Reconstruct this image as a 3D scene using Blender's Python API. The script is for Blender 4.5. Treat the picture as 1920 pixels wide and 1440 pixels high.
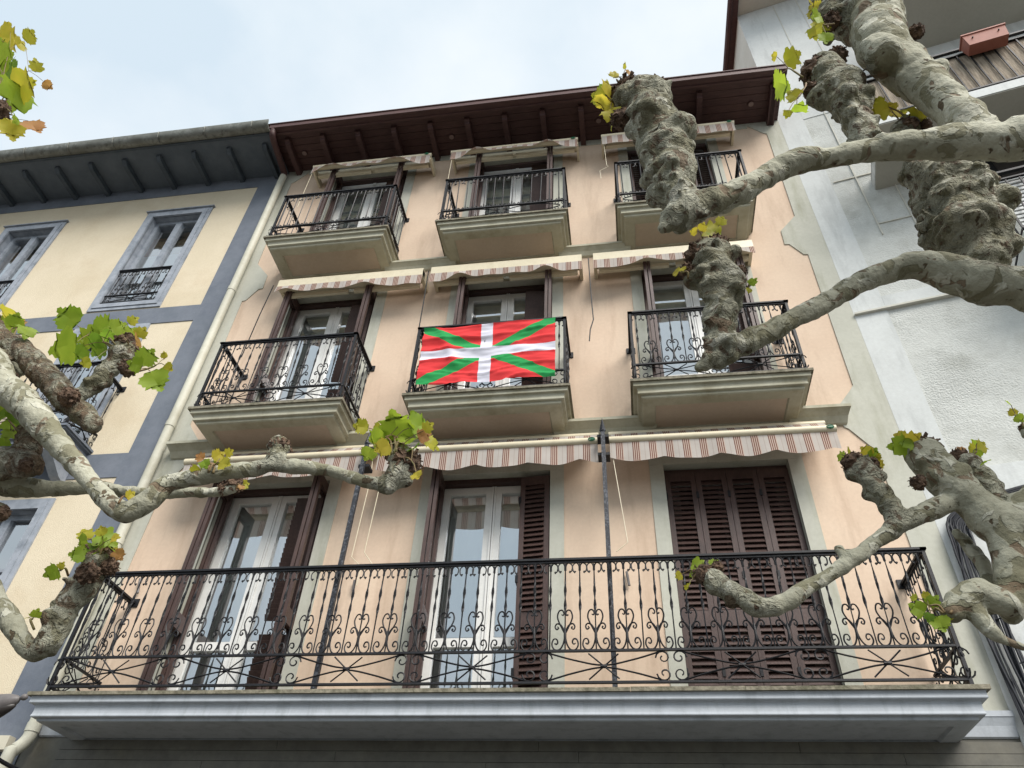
import bpy, bmesh, math, random
from mathutils import Vector, Matrix, noise
R_ = math.radians
random.seed(7)
for o in list(bpy.data.objects): bpy.data.objects.remove(o)
scene = bpy.context.scene
col = scene.collection

# ------------------------------------------------------------------ camera
YAW, PITCH, ROLL, FPX = R_(-10.389), R_(41.931), R_(3.370), 1380.0
CAM = Vector((0, -6.0, 1.6))
_B = Matrix(((1, 0, 0), (0, 0, -1), (0, 1, 0)))
_Z = Matrix(((math.cos(YAW), -math.sin(YAW), 0), (math.sin(YAW), math.cos(YAW), 0), (0, 0, 1)))
_P = Matrix(((1, 0, 0), (0, math.cos(PITCH), -math.sin(PITCH)), (0, math.sin(PITCH), math.cos(PITCH))))
_R = Matrix(((math.cos(ROLL), -math.sin(ROLL), 0), (math.sin(ROLL), math.cos(ROLL), 0), (0, 0, 1)))
W2C = _R @ _P.transposed() @ _B @ _Z
C2W = W2C.transposed()
def ray(px, py): return C2W @ Vector((px - 960, py - 720, FPX))
def P(px, py, y=0.0):
    d = ray(px, py); return CAM + d * ((y - CAM.y) / d.y)
def depth(p): return (W2C @ (Vector(p) - CAM)).z
cd = bpy.data.cameras.new('camera'); cam = bpy.data.objects.new('camera', cd); col.objects.link(cam)
cd.sensor_width = 36; cd.lens = 36 * FPX / 1920; cd.clip_start = 0.05; cd.clip_end = 2000
m = (C2W @ Matrix(((1, 0, 0), (0, -1, 0), (0, 0, -1)))).to_4x4(); m.translation = CAM
cam.matrix_world = m
scene.camera = cam

# ------------------------------------------------------------------ light
SUN_EL, SUN_AZ = R_(45), R_(140)          # azimuth clockwise from +Y: behind the viewer
w = bpy.data.worlds.new('World'); scene.world = w; w.use_nodes = True
nt = w.node_tree; nt.nodes.clear()
sky = nt.nodes.new('ShaderNodeTexSky'); sky.sky_type = 'NISHITA'; sky.sun_disc = False
sky.sun_elevation = SUN_EL; sky.sun_rotation = SUN_AZ; sky.air_density = 1.0; sky.dust_density = 2.0; sky.ozone_density = 1.0
tc = nt.nodes.new('ShaderNodeTexCoord'); mp = nt.nodes.new('ShaderNodeMapping'); mp.inputs['Scale'].default_value = (1, 1, 1.6)
n1 = nt.nodes.new('ShaderNodeTexNoise'); n1.inputs['Scale'].default_value = 2.2; n1.inputs['Detail'].default_value = 5; n1.inputs['Roughness'].default_value = .5; n1.inputs['Distortion'].default_value = .4
rp = nt.nodes.new('ShaderNodeValToRGB'); rp.color_ramp.elements[0].position = .25; rp.color_ramp.elements[1].position = .72
rp.color_ramp.elements[0].color = (.955, .955, .955, 1); rp.color_ramp.elements[1].color = (.995, .995, .995, 1)
n2 = nt.nodes.new('ShaderNodeTexNoise'); n2.inputs['Scale'].default_value = 3.1; n2.inputs['Detail'].default_value = 6
r2 = nt.nodes.new('ShaderNodeValToRGB'); r2.color_ramp.elements[0].position = .36; r2.color_ramp.elements[1].position = .64
r2.color_ramp.elements[0].color = (1.98, 2.32, 2.60, 1); r2.color_ramp.elements[1].color = (2.55, 2.74, 2.88, 1)
mx = nt.nodes.new('ShaderNodeMix'); mx.data_type = 'RGBA'
bg = nt.nodes.new('ShaderNodeBackground'); bg.inputs['Strength'].default_value = 0.10
wo = nt.nodes.new('ShaderNodeOutputWorld')
L = nt.links.new
L(tc.outputs['Generated'], mp.inputs['Vector']); L(mp.outputs[0], n1.inputs['Vector']); L(mp.outputs[0], n2.inputs['Vector'])
L(n1.outputs['Fac'], rp.inputs[0]); L(n2.outputs['Fac'], r2.inputs[0])
L(rp.outputs[0], mx.inputs[0]); L(sky.outputs[0], mx.inputs[6]); L(r2.outputs[0], mx.inputs[7])
L(mx.outputs[2], bg.inputs['Color']); L(bg.outputs[0], wo.inputs['Surface'])
sd = bpy.data.lights.new('sun', 'SUN'); sd.energy = 1.5; sd.angle = R_(38); sd.color = (1, .95, .89)
sun = bpy.data.objects.new('sun', sd); col.objects.link(sun)
sdir = Vector((math.sin(SUN_AZ) * math.cos(SUN_EL), math.cos(SUN_AZ) * math.cos(SUN_EL), math.sin(SUN_EL)))
sun.rotation_euler = sdir.to_track_quat('Z', 'Y').to_euler(); sun.location = (-2, -9, 14)
vs = scene.view_settings; vs.view_transform = 'Standard'; vs.look = 'None'; vs.exposure = 1.84; vs.gamma = 1; vs.use_curve_mapping = False

# ------------------------------------------------------------------ materials
def srgb(r, g, b):
    f = lambda c: (c / 255 / 12.92) if c / 255 <= .04045 else ((c / 255 + .055) / 1.055) ** 2.4
    return (f(r), f(g), f(b), 1)
def mnode(nt, op, a, b=None, c=None):
    n = nt.nodes.new('ShaderNodeMath'); n.operation = op
    for i, v in enumerate((a, b, c)):
        if v is None: continue
        if isinstance(v, (int, float)): n.inputs[i].default_value = v
        else: nt.links.new(v, n.inputs[i])
    return n.outputs[0]
def mat(name, c1, c2=None, scale=6, rough=.75, bump=0, bscale=60, detail=6, metal=0, spec=.4, stretch=(1, 1, 1), lo=.35, hi=.65, bdist=.01, c3=None, s3=1.2, streak=0, patchy=0):
    m = bpy.data.materials.new(name); m.use_nodes = True; nt = m.node_tree; b = nt.nodes['Principled BSDF']; L = nt.links.new
    b.inputs['Roughness'].default_value = rough; b.inputs['Metallic'].default_value = metal; b.inputs['Specular IOR Level'].default_value = spec
    tc = nt.nodes.new('ShaderNodeTexCoord'); geo = nt.nodes.new('ShaderNodeNewGeometry')
    mp = nt.nodes.new('ShaderNodeMapping'); mp.inputs['Scale'].default_value = stretch; L(geo.outputs['Position'], mp.inputs['Vector'])
    out = None
    if c2:
        n = nt.nodes.new('ShaderNodeTexNoise'); n.inputs['Scale'].default_value = scale; n.inputs['Detail'].default_value = detail; n.inputs['Roughness'].default_value = .6
        L(mp.outputs[0], n.inputs['Vector'])
        r = nt.nodes.new('ShaderNodeValToRGB'); r.color_ramp.elements[0].position = lo; r.color_ramp.elements[1].position = hi
        r.color_ramp.elements[0].color = c1; r.color_ramp.elements[1].color = c2
        L(n.outputs['Fac'], r.inputs[0]); out = r.outputs[0]
        if c3:
            n3 = nt.nodes.new('ShaderNodeTexNoise'); n3.inputs['Scale'].default_value = s3; n3.inputs['Detail'].default_value = 8; n3.inputs['Roughness'].default_value = .65
            mp3 = nt.nodes.new('ShaderNodeMapping'); mp3.inputs['Scale'].default_value = (3, 3, .5) if streak else (1, 1, 1); L(geo.outputs['Position'], mp3.inputs['Vector']); L(mp3.outputs[0], n3.inputs['Vector'])
            r3 = nt.nodes.new('ShaderNodeValToRGB'); r3.color_ramp.elements[0].position = .50; r3.color_ramp.elements[1].position = .74
            r3.color_ramp.elements[0].color = (0, 0, 0, 1); r3.color_ramp.elements[1].color = (.8, .8, .8, 1)
            L(n3.outputs['Fac'], r3.inputs[0])
            mx = nt.nodes.new('ShaderNodeMix'); mx.data_type = 'RGBA'; L(r3.outputs[0], mx.inputs[0]); L(out, mx.inputs[6]); mx.inputs[7].default_value = c3; out = mx.outputs[2]
        nf = nt.nodes.new('ShaderNodeTexNoise'); nf.inputs['Scale'].default_value = 28; nf.inputs['Detail'].default_value = 8; nf.inputs['Roughness'].default_value = .7; L(geo.outputs['Position'], nf.inputs['Vector'])
        rf_ = nt.nodes.new('ShaderNodeValToRGB'); rf_.color_ramp.elements[0].position = .3; rf_.color_ramp.elements[1].position = .7; rf_.color_ramp.elements[0].color = (.86, .85, .84, 1); rf_.color_ramp.elements[1].color = (1.03, 1.03, 1.03, 1); L(nf.outputs['Fac'], rf_.inputs[0])
        mm = nt.nodes.new('ShaderNodeMix'); mm.data_type = 'RGBA'; mm.blend_type = 'MULTIPLY'; mm.inputs[0].default_value = .6; L(out, mm.inputs[6]); L(rf_.outputs[0], mm.inputs[7]); out = mm.outputs[2]
        L(out, b.inputs['Base Color'])
    else: b.inputs['Base Color'].default_value = c1
    if bump:
        nb = nt.nodes.new('ShaderNodeTexNoise'); nb.inputs['Scale'].default_value = bscale; nb.inputs['Detail'].default_value = 5
        L(mp.outputs[0], nb.inputs['Vector'])
        bp = nt.nodes.new('ShaderNodeBump'); bp.inputs['Strength'].default_value = bump; bp.inputs['Distance'].default_value = bdist
        hh = nb.outputs['Fac']
        if patchy:
            np_ = nt.nodes.new('ShaderNodeTexNoise'); np_.inputs['Scale'].default_value = 1.1; np_.inputs['Detail'].default_value = 4; L(geo.outputs['Position'], np_.inputs['Vector'])
            mr = nt.nodes.new('ShaderNodeMapRange'); mr.inputs['From Min'].default_value = .38; mr.inputs['From Max'].default_value = .62; mr.inputs['To Min'].default_value = .25; mr.inputs['To Max'].default_value = 1.7; L(np_.outputs['Fac'], mr.inputs['Value'])
            hh = mnode(nt, 'MULTIPLY', nb.outputs['Fac'], mr.outputs[0])
        L(hh, bp.inputs['Height']); L(bp.outputs[0], b.inputs['Normal'])
    m['b'] = 1
    return m
M = {}
M['peach'] = mat('peach_plaster', srgb(204, 181, 159), srgb(211, 190, 168), scale=1.3, bump=.25, bscale=180, bdist=.004, rough=.9, c3=srgb(172, 148, 127), s3=1.1, streak=1)
M['trim'] = mat('greygreen_plaster', srgb(176, 176, 164), srgb(185, 185, 173), scale=2, bump=.2, bscale=150, bdist=.004, rough=.9, c3=srgb(146, 146, 126), s3=1.6, streak=1)
M['cream_stone'] = mat('painted_stone', srgb(170, 167, 148), srgb(182, 180, 162), scale=5, bump=.25, bscale=90, bdist=.004, rough=.85, c3=srgb(140, 134, 110), s3=3)
M['soffit'] = mat('soffit_paint', srgb(183, 168, 152), srgb(190, 176, 160), scale=2, bump=.1, rough=.9, c3=srgb(170, 152, 134), s3=1.5)
M['bluegrey'] = mat('bluegrey_paint', srgb(168, 174, 180), srgb(178, 184, 190), scale=4, bump=.2, bscale=70, bdist=.004, rough=.7, c3=srgb(140, 146, 150), s3=3, streak=1)
M['slab_edge'] = mat('weathered_concrete', srgb(96, 92, 78), srgb(140, 134, 118), scale=18, bump=.5, bscale=80, rough=.95, c3=srgb(70, 72, 50), s3=7)
M['beige'] = mat('beige_plaster', srgb(202, 190, 165), srgb(209, 197, 173), scale=1.5, bump=.55, bscale=95, bdist=.008, rough=.95, c3=srgb(191, 174, 146), s3=1.1)
M['slate'] = mat('slate_blue_paint', srgb(100, 107, 117), srgb(112, 118, 128), scale=3, bump=.2, bscale=120, bdist=.004, rough=.85, c3=srgb(84, 91, 104), s3=2)
M['window_blue'] = mat('window_blue_paint', srgb(136, 143, 152), srgb(154, 160, 169), scale=9, bump=.2, bscale=90, bdist=.003, rough=.7, c3=srgb(98, 106, 116), s3=6)
M['eave_blue'] = mat('eave_blue_paint', srgb(88, 97, 106), srgb(100, 108, 117), scale=4, bump=.2, rough=.8)
M['eave_dark'] = mat('eave_rafter_paint', srgb(66, 74, 82), srgb(80, 88, 96), scale=6, rough=.8, bump=.2)
M['white_rough'] = mat('rough_white_plaster', srgb(196, 198, 193), srgb(206, 208, 203), scale=5, bump=.75, bscale=58, bdist=.016, detail=8, rough=.95, c3=srgb(164, 165, 157), s3=1.9, patchy=1)
M['white_smooth'] = mat('smooth_white_plaster', srgb(202, 205, 203), srgb(211, 214, 212), scale=2, bump=.2, bscale=60, bdist=.005, rough=.9, c3=srgb(178, 181, 179), s3=2.2, streak=1)
M['white_cream'] = mat('cream_white_plaster', srgb(196, 194, 182), srgb(206, 204, 194), scale=2, bump=.3, bscale=60, bdist=.005, rough=.9)
M['concrete'] = mat('soffit_concrete', srgb(170, 168, 158), srgb(178, 176, 166), scale=1.5, rough=.9, bump=.1)
M['pvc'] = mat('white_window_paint', srgb(214, 214, 210), srgb(222, 222, 219), scale=4, rough=.35, spec=.5)
M['brown'] = mat('brown_shutter_wood', srgb(62, 46, 42), srgb(78, 59, 54), scale=9, stretch=(8, 8, 1), rough=.5, bump=.15, bscale=60, c3=srgb(52, 38, 35), s3=3)
M['eave_wood'] = mat('dark_red_eave_wood', srgb(70, 47, 45), srgb(84, 58, 55), scale=6, stretch=(1, 8, 8), rough=.6, bump=.2, bscale=40, c3=srgb(60, 36, 35), s3=2)
M['iron'] = mat('black_iron', srgb(15, 16, 19), srgb(26, 27, 32), scale=30, rough=.55, spec=.35, bump=.15, bscale=140)
M['iron_blue'] = mat('flaking_blue_iron', srgb(33, 36, 43), srgb(92, 95, 102), scale=55, rough=.5, lo=.5, hi=.66, bump=.4, bscale=120)
M['cream_metal'] = mat('cream_awning_metal', srgb(205, 195, 168), srgb(214, 205, 180), scale=3, rough=.4, c3=srgb(180, 168, 138), s3=3)
M['pipe'] = mat('pale_pipe_paint', srgb(188, 186, 170), srgb(197, 196, 181), scale=3, rough=.6, c3=srgb(170, 166, 146), s3=2.5)
M['zinc'] = mat('zinc_gutter', srgb(92, 92, 84), srgb(150, 152, 146), scale=14, rough=.5, metal=.3, c3=srgb(70, 66, 52), s3=7, bump=.2, lo=.3, hi=.75)
M['tile'] = mat('roof_tile', srgb(110, 74, 56), srgb(140, 98, 76), scale=8, rough=.9, bump=.3)
M['cladding'] = mat('shaded_stone_cladding', srgb(82, 80, 72), srgb(98, 96, 86), scale=7, rough=.45, c3=srgb(100, 96, 82), s3=4)  # light stone darkened: shade under the long balcony is put into the colour
M['shop'] = mat('shop_dark', srgb(50, 46, 44), rough=.4)
M['cable'] = mat('cable_black', srgb(34, 36, 42), rough=.55)
M['terracotta'] = mat('terracotta_plastic', srgb(146, 88, 72), srgb(158, 98, 82), scale=8, rough=.6)
M['cane'] = mat('cane_mat', srgb(118, 106, 92), srgb(168, 156, 138), scale=22, stretch=(4, 4, .25), rough=.9, bump=.6, bscale=40)
M['interior'] = mat('dark_room', srgb(150, 146, 138), rough=.95)
M['tan_wood'] = mat('tan_inner_shutter', srgb(170, 136, 104), srgb(182, 150, 118), scale=6, stretch=(6, 6, 1), rough=.6)
M['paper'] = mat('white_blind', srgb(206, 206, 204), rough=.9)
M['asphalt'] = mat('street_paving', srgb(78, 76, 72), srgb(92, 90, 86), scale=4, rough=.9, bump=.3)
M['joint'] = mat('paving_joint', srgb(80, 78, 74), rough=.95)
M['twig'] = mat('young_shoot', srgb(104, 104, 62), srgb(120, 92, 66), scale=20, rough=.7)
M['crust'] = mat('dead_bark_crust', srgb(54, 40, 32), srgb(116, 94, 76), scale=38, rough=.95, bump=1, bscale=60, bdist=.02, lo=.3, hi=.7)
M['rust'] = mat('old_wood_cut', srgb(120, 84, 62), srgb(150, 112, 86), scale=24, rough=.9, bump=.6, bscale=50)
M['badge'] = mat('green_badge', srgb(30, 96, 66), rough=.4)
M['lamp_grey'] = mat('lamp_hood', srgb(92, 88, 88), srgb(110, 106, 104), scale=10, rough=.5)
M['box_white'] = mat('plastic_box', srgb(196, 190, 172), rough=.5)
M['rail_white'] = mat('white_rail', srgb(190, 192, 190), rough=.5)
M['recess'] = mat('spotlight_glass', srgb(120, 100, 96), rough=.3)

def cloth_mat(name, trans=.3):
    m = bpy.data.materials.new(name); m.use_nodes = True; nt = m.node_tree; b = nt.nodes['Principled BSDF']
    b.inputs['Roughness'].default_value = .9; b.inputs['Specular IOR Level'].default_value = .15
    tr = nt.nodes.new('ShaderNodeBsdfTranslucent'); mx = nt.nodes.new('ShaderNodeMixShader'); mx.inputs[0].default_value = trans
    nt.links.new(b.outputs[0], mx.inputs[1]); nt.links.new(tr.outputs[0], mx.inputs[2]); nt.links.new(mx.outputs[0], nt.nodes['Material Output'].inputs['Surface'])
    return m, nt, b, tr
def mixc(nt, fac, a, b):
    n = nt.nodes.new('ShaderNodeMix'); n.data_type = 'RGBA'; nt.links.new(fac, n.inputs[0])
    for i, v in ((6, a), (7, b)):
        if isinstance(v, tuple): n.inputs[i].default_value = v
        else: nt.links.new(v, n.inputs[i])
    return n.outputs[2]
# striped awning cloth (UV x in metres)
m, nt, b, tr = cloth_mat('striped_awning_cloth', .25)
uv = nt.nodes.new('ShaderNodeUVMap'); sx = nt.nodes.new('ShaderNodeSeparateXYZ'); nt.links.new(uv.outputs[0], sx.inputs[0])
t = mnode(nt, 'FRACT', mnode(nt, 'DIVIDE', sx.outputs[0], .155))
grp = mnode(nt, 'LESS_THAN', t, .46)
ln = mnode(nt, 'LESS_THAN', mnode(nt, 'FRACT', mnode(nt, 'DIVIDE', t, .115)), .48)
ln2 = mnode(nt, 'LESS_THAN', mnode(nt, 'ABSOLUTE', mnode(nt, 'SUBTRACT', t, .73)), .022)
nz = nt.nodes.new('ShaderNodeTexNoise'); nz.inputs['Scale'].default_value = 9; nz.inputs['Detail'].default_value = 5
gp = nt.nodes.new('ShaderNodeNewGeometry'); nt.links.new(gp.outputs['Position'], nz.inputs['Vector'])
base = mixc(nt, nz.outputs['Fac'], srgb(196, 190, 184), srgb(176, 168, 160))
c = mixc(nt, mnode(nt, 'MULTIPLY', grp, .35), base, srgb(196, 158, 132))
c = mixc(nt, mnode(nt, 'MULTIPLY', ln, grp), c, srgb(112, 72, 62))
c = mixc(nt, mnode(nt, 'MULTIPLY', ln2, .35), c, srgb(150, 128, 118))
nt.links.new(c, b.inputs['Base Color']); nt.links.new(c, tr.inputs['Color']); M['awning'] = m
# flag (UV 0..1)
m, nt, b, tr = cloth_mat('flag_cloth', .15)
uv = nt.nodes.new('ShaderNodeUVMap'); sx = nt.nodes.new('ShaderNodeSeparateXYZ'); nt.links.new(uv.outputs[0], sx.inputs[0])
u, v = sx.outputs[0], sx.outputs[1]
d1 = mnode(nt, 'LESS_THAN', mnode(nt, 'ABSOLUTE', mnode(nt, 'SUBTRACT', u, v)), .085)
d2 = mnode(nt, 'LESS_THAN', mnode(nt, 'ABSOLUTE', mnode(nt, 'SUBTRACT', mnode(nt, 'ADD', u, v), 1)), .085)
x1 = mnode(nt, 'LESS_THAN', mnode(nt, 'ABSOLUTE', mnode(nt, 'SUBTRACT', u, .49)), .044)
x2 = mnode(nt, 'LESS_THAN', mnode(nt, 'ABSOLUTE', mnode(nt, 'SUBTRACT', v, .5)), .075)
c = mixc(nt, mnode(nt, 'MAXIMUM', d1, d2), srgb(218, 66, 68), srgb(50, 150, 84))
c = mixc(nt, mnode(nt, 'MAXIMUM', x1, x2), c, srgb(212, 212, 224))
nt.links.new(c, b.inputs['Base Color']); nt.links.new(c, tr.inputs['Color']); M['flag'] = m
# curtain
m, nt, b, tr = cloth_mat('sheer_curtain', .15)
b.inputs['Base Color'].default_value = srgb(238, 241, 236); tr.inputs['Color'].default_value = srgb(238, 241, 236); M['curtain'] = m
# glass: thin pane, reflection over transparency
m = bpy.data.materials.new('window_glass'); m.use_nodes = True; nt = m.node_tree; nt.nodes.clear()
o = nt.nodes.new('ShaderNodeOutputMaterial'); mxs = nt.nodes.new('ShaderNodeMixShader'); tp = nt.nodes.new('ShaderNodeBsdfTransparent'); gl = nt.nodes.new('ShaderNodeBsdfGlossy')
tp.inputs['Color'].default_value = (.95, .98, .97, 1); gl.inputs['Roughness'].default_value = .01; gl.inputs['Color'].default_value = (.95, .98, 1, 1)
fr = nt.nodes.new('ShaderNodeFresnel'); fr.inputs['IOR'].default_value = 1.9
nt.links.new(mnode(nt, 'ADD', fr.outputs[0], .38), mxs.inputs[0]); nt.links.new(tp.outputs[0], mxs.inputs[1]); nt.links.new(gl.outputs[0], mxs.inputs[2]); nt.links.new(mxs.outputs[0], o.inputs[0])
M['glass'] = m
# bark of the plane trees
def bark():
    m = bpy.data.materials.new('plane_bark'); m.use_nodes = True; nt = m.node_tree; b = nt.nodes['Principled BSDF']; L = nt.links.new
    b.inputs['Roughness'].default_value = .85; b.inputs['Specular IOR Level'].default_value = .25
    g = nt.nodes.new('ShaderNodeNewGeometry')
    def nz(sc, det=4, off=0, ro=.55, dist=0):
        mp = nt.nodes.new('ShaderNodeMapping'); mp.inputs['Location'].default_value = (off, off * .7, off * 1.3); L(g.outputs['Position'], mp.inputs[0])
        n = nt.nodes.new('ShaderNodeTexNoise'); n.inputs['Scale'].default_value = sc; n.inputs['Detail'].default_value = det; n.inputs['Roughness'].default_value = ro; n.inputs['Distortion'].default_value = dist; L(mp.outputs[0], n.inputs['Vector']); return n.outputs['Fac']
    def step(f, lo, hi):
        r = nt.nodes.new('ShaderNodeMapRange'); r.inputs['From Min'].default_value = lo; r.inputs['From Max'].default_value = hi; L(f, r.inputs['Value']); return r.outputs[0]
    at = nt.nodes.new('ShaderNodeAttribute'); at.attribute_name = 'knuckle'
    ao_ = nt.nodes.new('ShaderNodeAttribute'); ao_.attribute_name = 'old'
    a = mixc(nt, step(nz(5, 4), .35, .65), srgb(138, 137, 119), srgb(174, 173, 156))
    p1 = step(nz(13, 4, 3.1, .5, .8), .53, .56); a = mixc(nt, mnode(nt, 'MULTIPLY', p1, .8), a, srgb(112, 109, 86))    # olive plates
    p2 = step(nz(16, 3, 8.7, .5, .7), .62, .65); a = mixc(nt, mnode(nt, 'MULTIPLY', p2, .85), a, srgb(112, 94, 76))   # brown plates
    p3 = step(nz(21, 3, 15.2, .5, .5), .66, .69); a = mixc(nt, p3, a, srgb(82, 70, 54))                            # dark flakes
    p4 = step(nz(14, 3, 21.0, .5, .6), .61, .635); a = mixc(nt, mnode(nt, 'MULTIPLY', p4, .7), a, srgb(196, 195, 180))  # fresh pale
    f = step(nz(75, 5, 2), .3, .75); a = mixc(nt, mnode(nt, 'MULTIPLY', f, .32), a, srgb(96, 90, 70))
    sc = mnode(nt, 'MULTIPLY', step(nz(26, 5, 41, .6, .6), .56, .64), at.outputs['Fac']); a = mixc(nt, mnode(nt, 'MULTIPLY', sc, .85), a, srgb(84, 66, 50))   # bud scars and dead bark
    od = mnode(nt, 'MULTIPLY', step(nz(18, 6, 51, .65, .8), .40, .56), ao_.outputs['Fac']); a = mixc(nt, mnode(nt, 'MULTIPLY', od, .9), a, mixc(nt, f, srgb(118, 98, 78), srgb(76, 60, 46)))
    L(a, b.inputs['Base Color'])
    h = mnode(nt, 'ADD', mnode(nt, 'MULTIPLY', mnode(nt, 'ADD', mnode(nt, 'ADD', p1, p2), mnode(nt, 'SUBTRACT', p3, p4)), -.22), mnode(nt, 'MULTIPLY', nz(60, 6, 5), .6))
    w1 = mnode(nt, 'MULTIPLY', mnode(nt, 'ABSOLUTE', mnode(nt, 'SUBTRACT', nz(30, 4, 61, .6, 1.2), .5)), mnode(nt, 'ADD', mnode(nt, 'MULTIPLY', at.outputs['Fac'], 4.0), mnode(nt, 'MULTIPLY', ao_.outputs['Fac'], 5.0)))
    h = mnode(nt, 'ADD', h, w1)
    bp = nt.nodes.new('ShaderNodeBump'); bp.inputs['Strength'].default_value = 1.0; bp.inputs['Distance'].default_value = .012; L(h, bp.inputs['Height']); L(bp.outputs[0], b.inputs['Normal'])
    return m
M['bark'] = bark()
def leafmat(name, c1, c2):
    m, nt, b, tr = cloth_mat(name, .58)
    b.inputs['Roughness'].default_value = .5; b.inputs['Specular IOR Level'].default_value = .4
    n = nt.nodes.new('ShaderNodeTexNoise'); n.inputs['Scale'].default_value = 25
    oi = nt.nodes.new('ShaderNodeObjectInfo'); ad = nt.nodes.new('ShaderNodeVectorMath'); g = nt.nodes.new('ShaderNodeNewGeometry')
    nt.links.new(g.outputs['Position'], n.inputs['Vector'])
    f = mnode(nt, 'ADD', mnode(nt, 'MULTIPLY', n.outputs['Fac'], .7), mnode(nt, 'MULTIPLY', oi.outputs['Random'], .5))
    c = mixc(nt, f, c1, c2); nt.links.new(c, b.inputs['Base Color']); nt.links.new(c, tr.inputs['Color']); return m
M['leaf_g'] = leafmat('leaf_green', srgb(124, 158, 42), srgb(166, 184, 60))
M['leaf_d'] = leafmat('leaf_dark', srgb(100, 138, 44), srgb(138, 166, 54))
M['leaf_y'] = leafmat('leaf_yellowgreen', srgb(160, 172, 46), srgb(204, 184, 66))
M['leaf_o'] = leafmat('leaf_orange', srgb(198, 160, 84), srgb(180, 128, 82))

# ------------------------------------------------------------------ mesh helpers
WL = {}
def link(o, parent=None, loc=(0, 0, 0)):
    col.objects.link(o); o.location = loc; WL[o.name] = Vector(loc)
    if parent is not None:
        o.parent = parent; o.matrix_parent_inverse = Matrix.Translation(-WL[parent.name])
    return o
def tag(o, label=None, cat=None, group=None, kind=None):
    if label: o['label'] = label
    if cat: o['category'] = cat
    if group: o['group'] = group
    if kind: o['kind'] = kind
    return o
def empty(name, loc, label, cat, group=None):
    o = bpy.data.objects.new(name, None); o.empty_display_size = .2; link(o, None, loc); return tag(o, label, cat, group)
class MB:
    def __init__(s): s.v = []; s.f = []; s.uv = None; s.mi = []
    def add(s, vs, fs):
        n = len(s.v); s.v += [Vector(q) for q in vs]; s.f += [tuple(i + n for i in f) for f in fs]; return s
    def box(s, x0, x1, y0, y1, z0, z1):
        return s.add([(x0, y0, z0), (x1, y0, z0), (x1, y1, z0), (x0, y1, z0), (x0, y0, z1), (x1, y0, z1), (x1, y1, z1), (x0, y1, z1)],
                     [(0, 3, 2, 1), (4, 5, 6, 7), (0, 1, 5, 4), (1, 2, 6, 5), (2, 3, 7, 6), (3, 0, 4, 7)])
    def obox(s, c, ax, ay, az):     # centre and three half-axes
        c, ax, ay, az = map(Vector, (c, ax, ay, az)); vs = [c + a * ax + b * ay + d * az for d in (-1, 1) for a, b in ((-1, -1), (1, -1), (1, 1), (-1, 1))]
        return s.add(vs, [(0, 3, 2, 1), (4, 5, 6, 7), (0, 1, 5, 4), (1, 2, 6, 5), (2, 3, 7, 6), (3, 0, 4, 7)])
    def tube(s, pts, r, n=6, cap=True, twist=0, flat=1.0, up=None):
        pts = [Vector(p) for p in pts]; rs = r if isinstance(r, (list, tuple)) else [r] * len(pts)
        base = len(s.v); prev = Vector(up) if up else None
        for i, p in enumerate(pts):
            t = (pts[min(i + 1, len(pts) - 1)] - pts[max(i - 1, 0)])
            if t.length < 1e-9: t = Vector((0, 0, 1))
            t.normalize()
            if prev is None: prev = t.orthogonal()
            a = prev - t * prev.dot(t)
            if a.length < 1e-6: a = t.orthogonal()
            a.normalize(); b = t.cross(a)
            if not up: prev = a
            tw = twist * i
            for k in range(n):
                q = 2 * math.pi * (k + .5) / n + tw
                s.v.append(p + (a * math.cos(q) + b * math.sin(q) * flat) * rs[i])
        for i in range(len(pts) - 1):
            for k in range(n):
                k2 = (k + 1) % n; s.f.append((base + i * n + k, base + i * n + k2, base + (i + 1) * n + k2, base + (i + 1) * n + k))
        if cap:
            s.f.append(tuple(base + k for k in reversed(range(n)))); e = base + (len(pts) - 1) * n; s.f.append(tuple(e + k for k in range(n)))
        return s
    def prism(s, poly, a, b):       # poly: list of 3D points, extruded by vectors a..b
        n = len(poly); vs = [Vector(p) + Vector(a) for p in poly] + [Vector(p) + Vector(b) for p in poly]
        fs = [tuple(reversed(range(n))), tuple(range(n, 2 * n))] + [(i, (i + 1) % n, n + (i + 1) % n, n + i) for i in range(n)]
        return s.add(vs, fs)
    def mesh(s, name, material, origin=(0, 0, 0), smooth=False, fix=True):
        me = bpy.data.meshes.new(name); o = Vector(origin)
        me.from_pydata([tuple(v - o) for v in s.v], [], s.f)
        me.materials.append(M[material] if isinstance(material, str) else material)
        if fix:
            bm = bmesh.new(); bm.from_mesh(me); bmesh.ops.recalc_face_normals(bm, faces=bm.faces); bm.to_mesh(me); bm.free()
        if smooth:
            for p in me.polygons: p.use_smooth = True
        return me
    def build(s, name, material, parent=None, smooth=False, origin=None, fix=True):
        if origin is None:
            lo = [min(v[i] for v in s.v) for i in range(3)]; hi = [max(v[i] for v in s.v) for i in range(3)]
            origin = ((lo[0] + hi[0]) / 2, (lo[1] + hi[1]) / 2, lo[2])
        o = bpy.data.objects.new(name, s.mesh(name, material, origin, smooth, fix)); return link(o, parent, origin)
def inst(name, me, parent, loc, rz=0):
    o = bpy.data.objects.new(name, me); link(o, parent, loc); j = (random.gauss(0, .012), random.gauss(0, .010)) if name in ('baluster', 'heart_scroll', 'corner_scroll') else (0, 0)
    o.rotation_euler = (j[0] * .5, j[1], rz) if abs(rz) < .1 else (0, 0, rz + j[0]); return o
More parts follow.
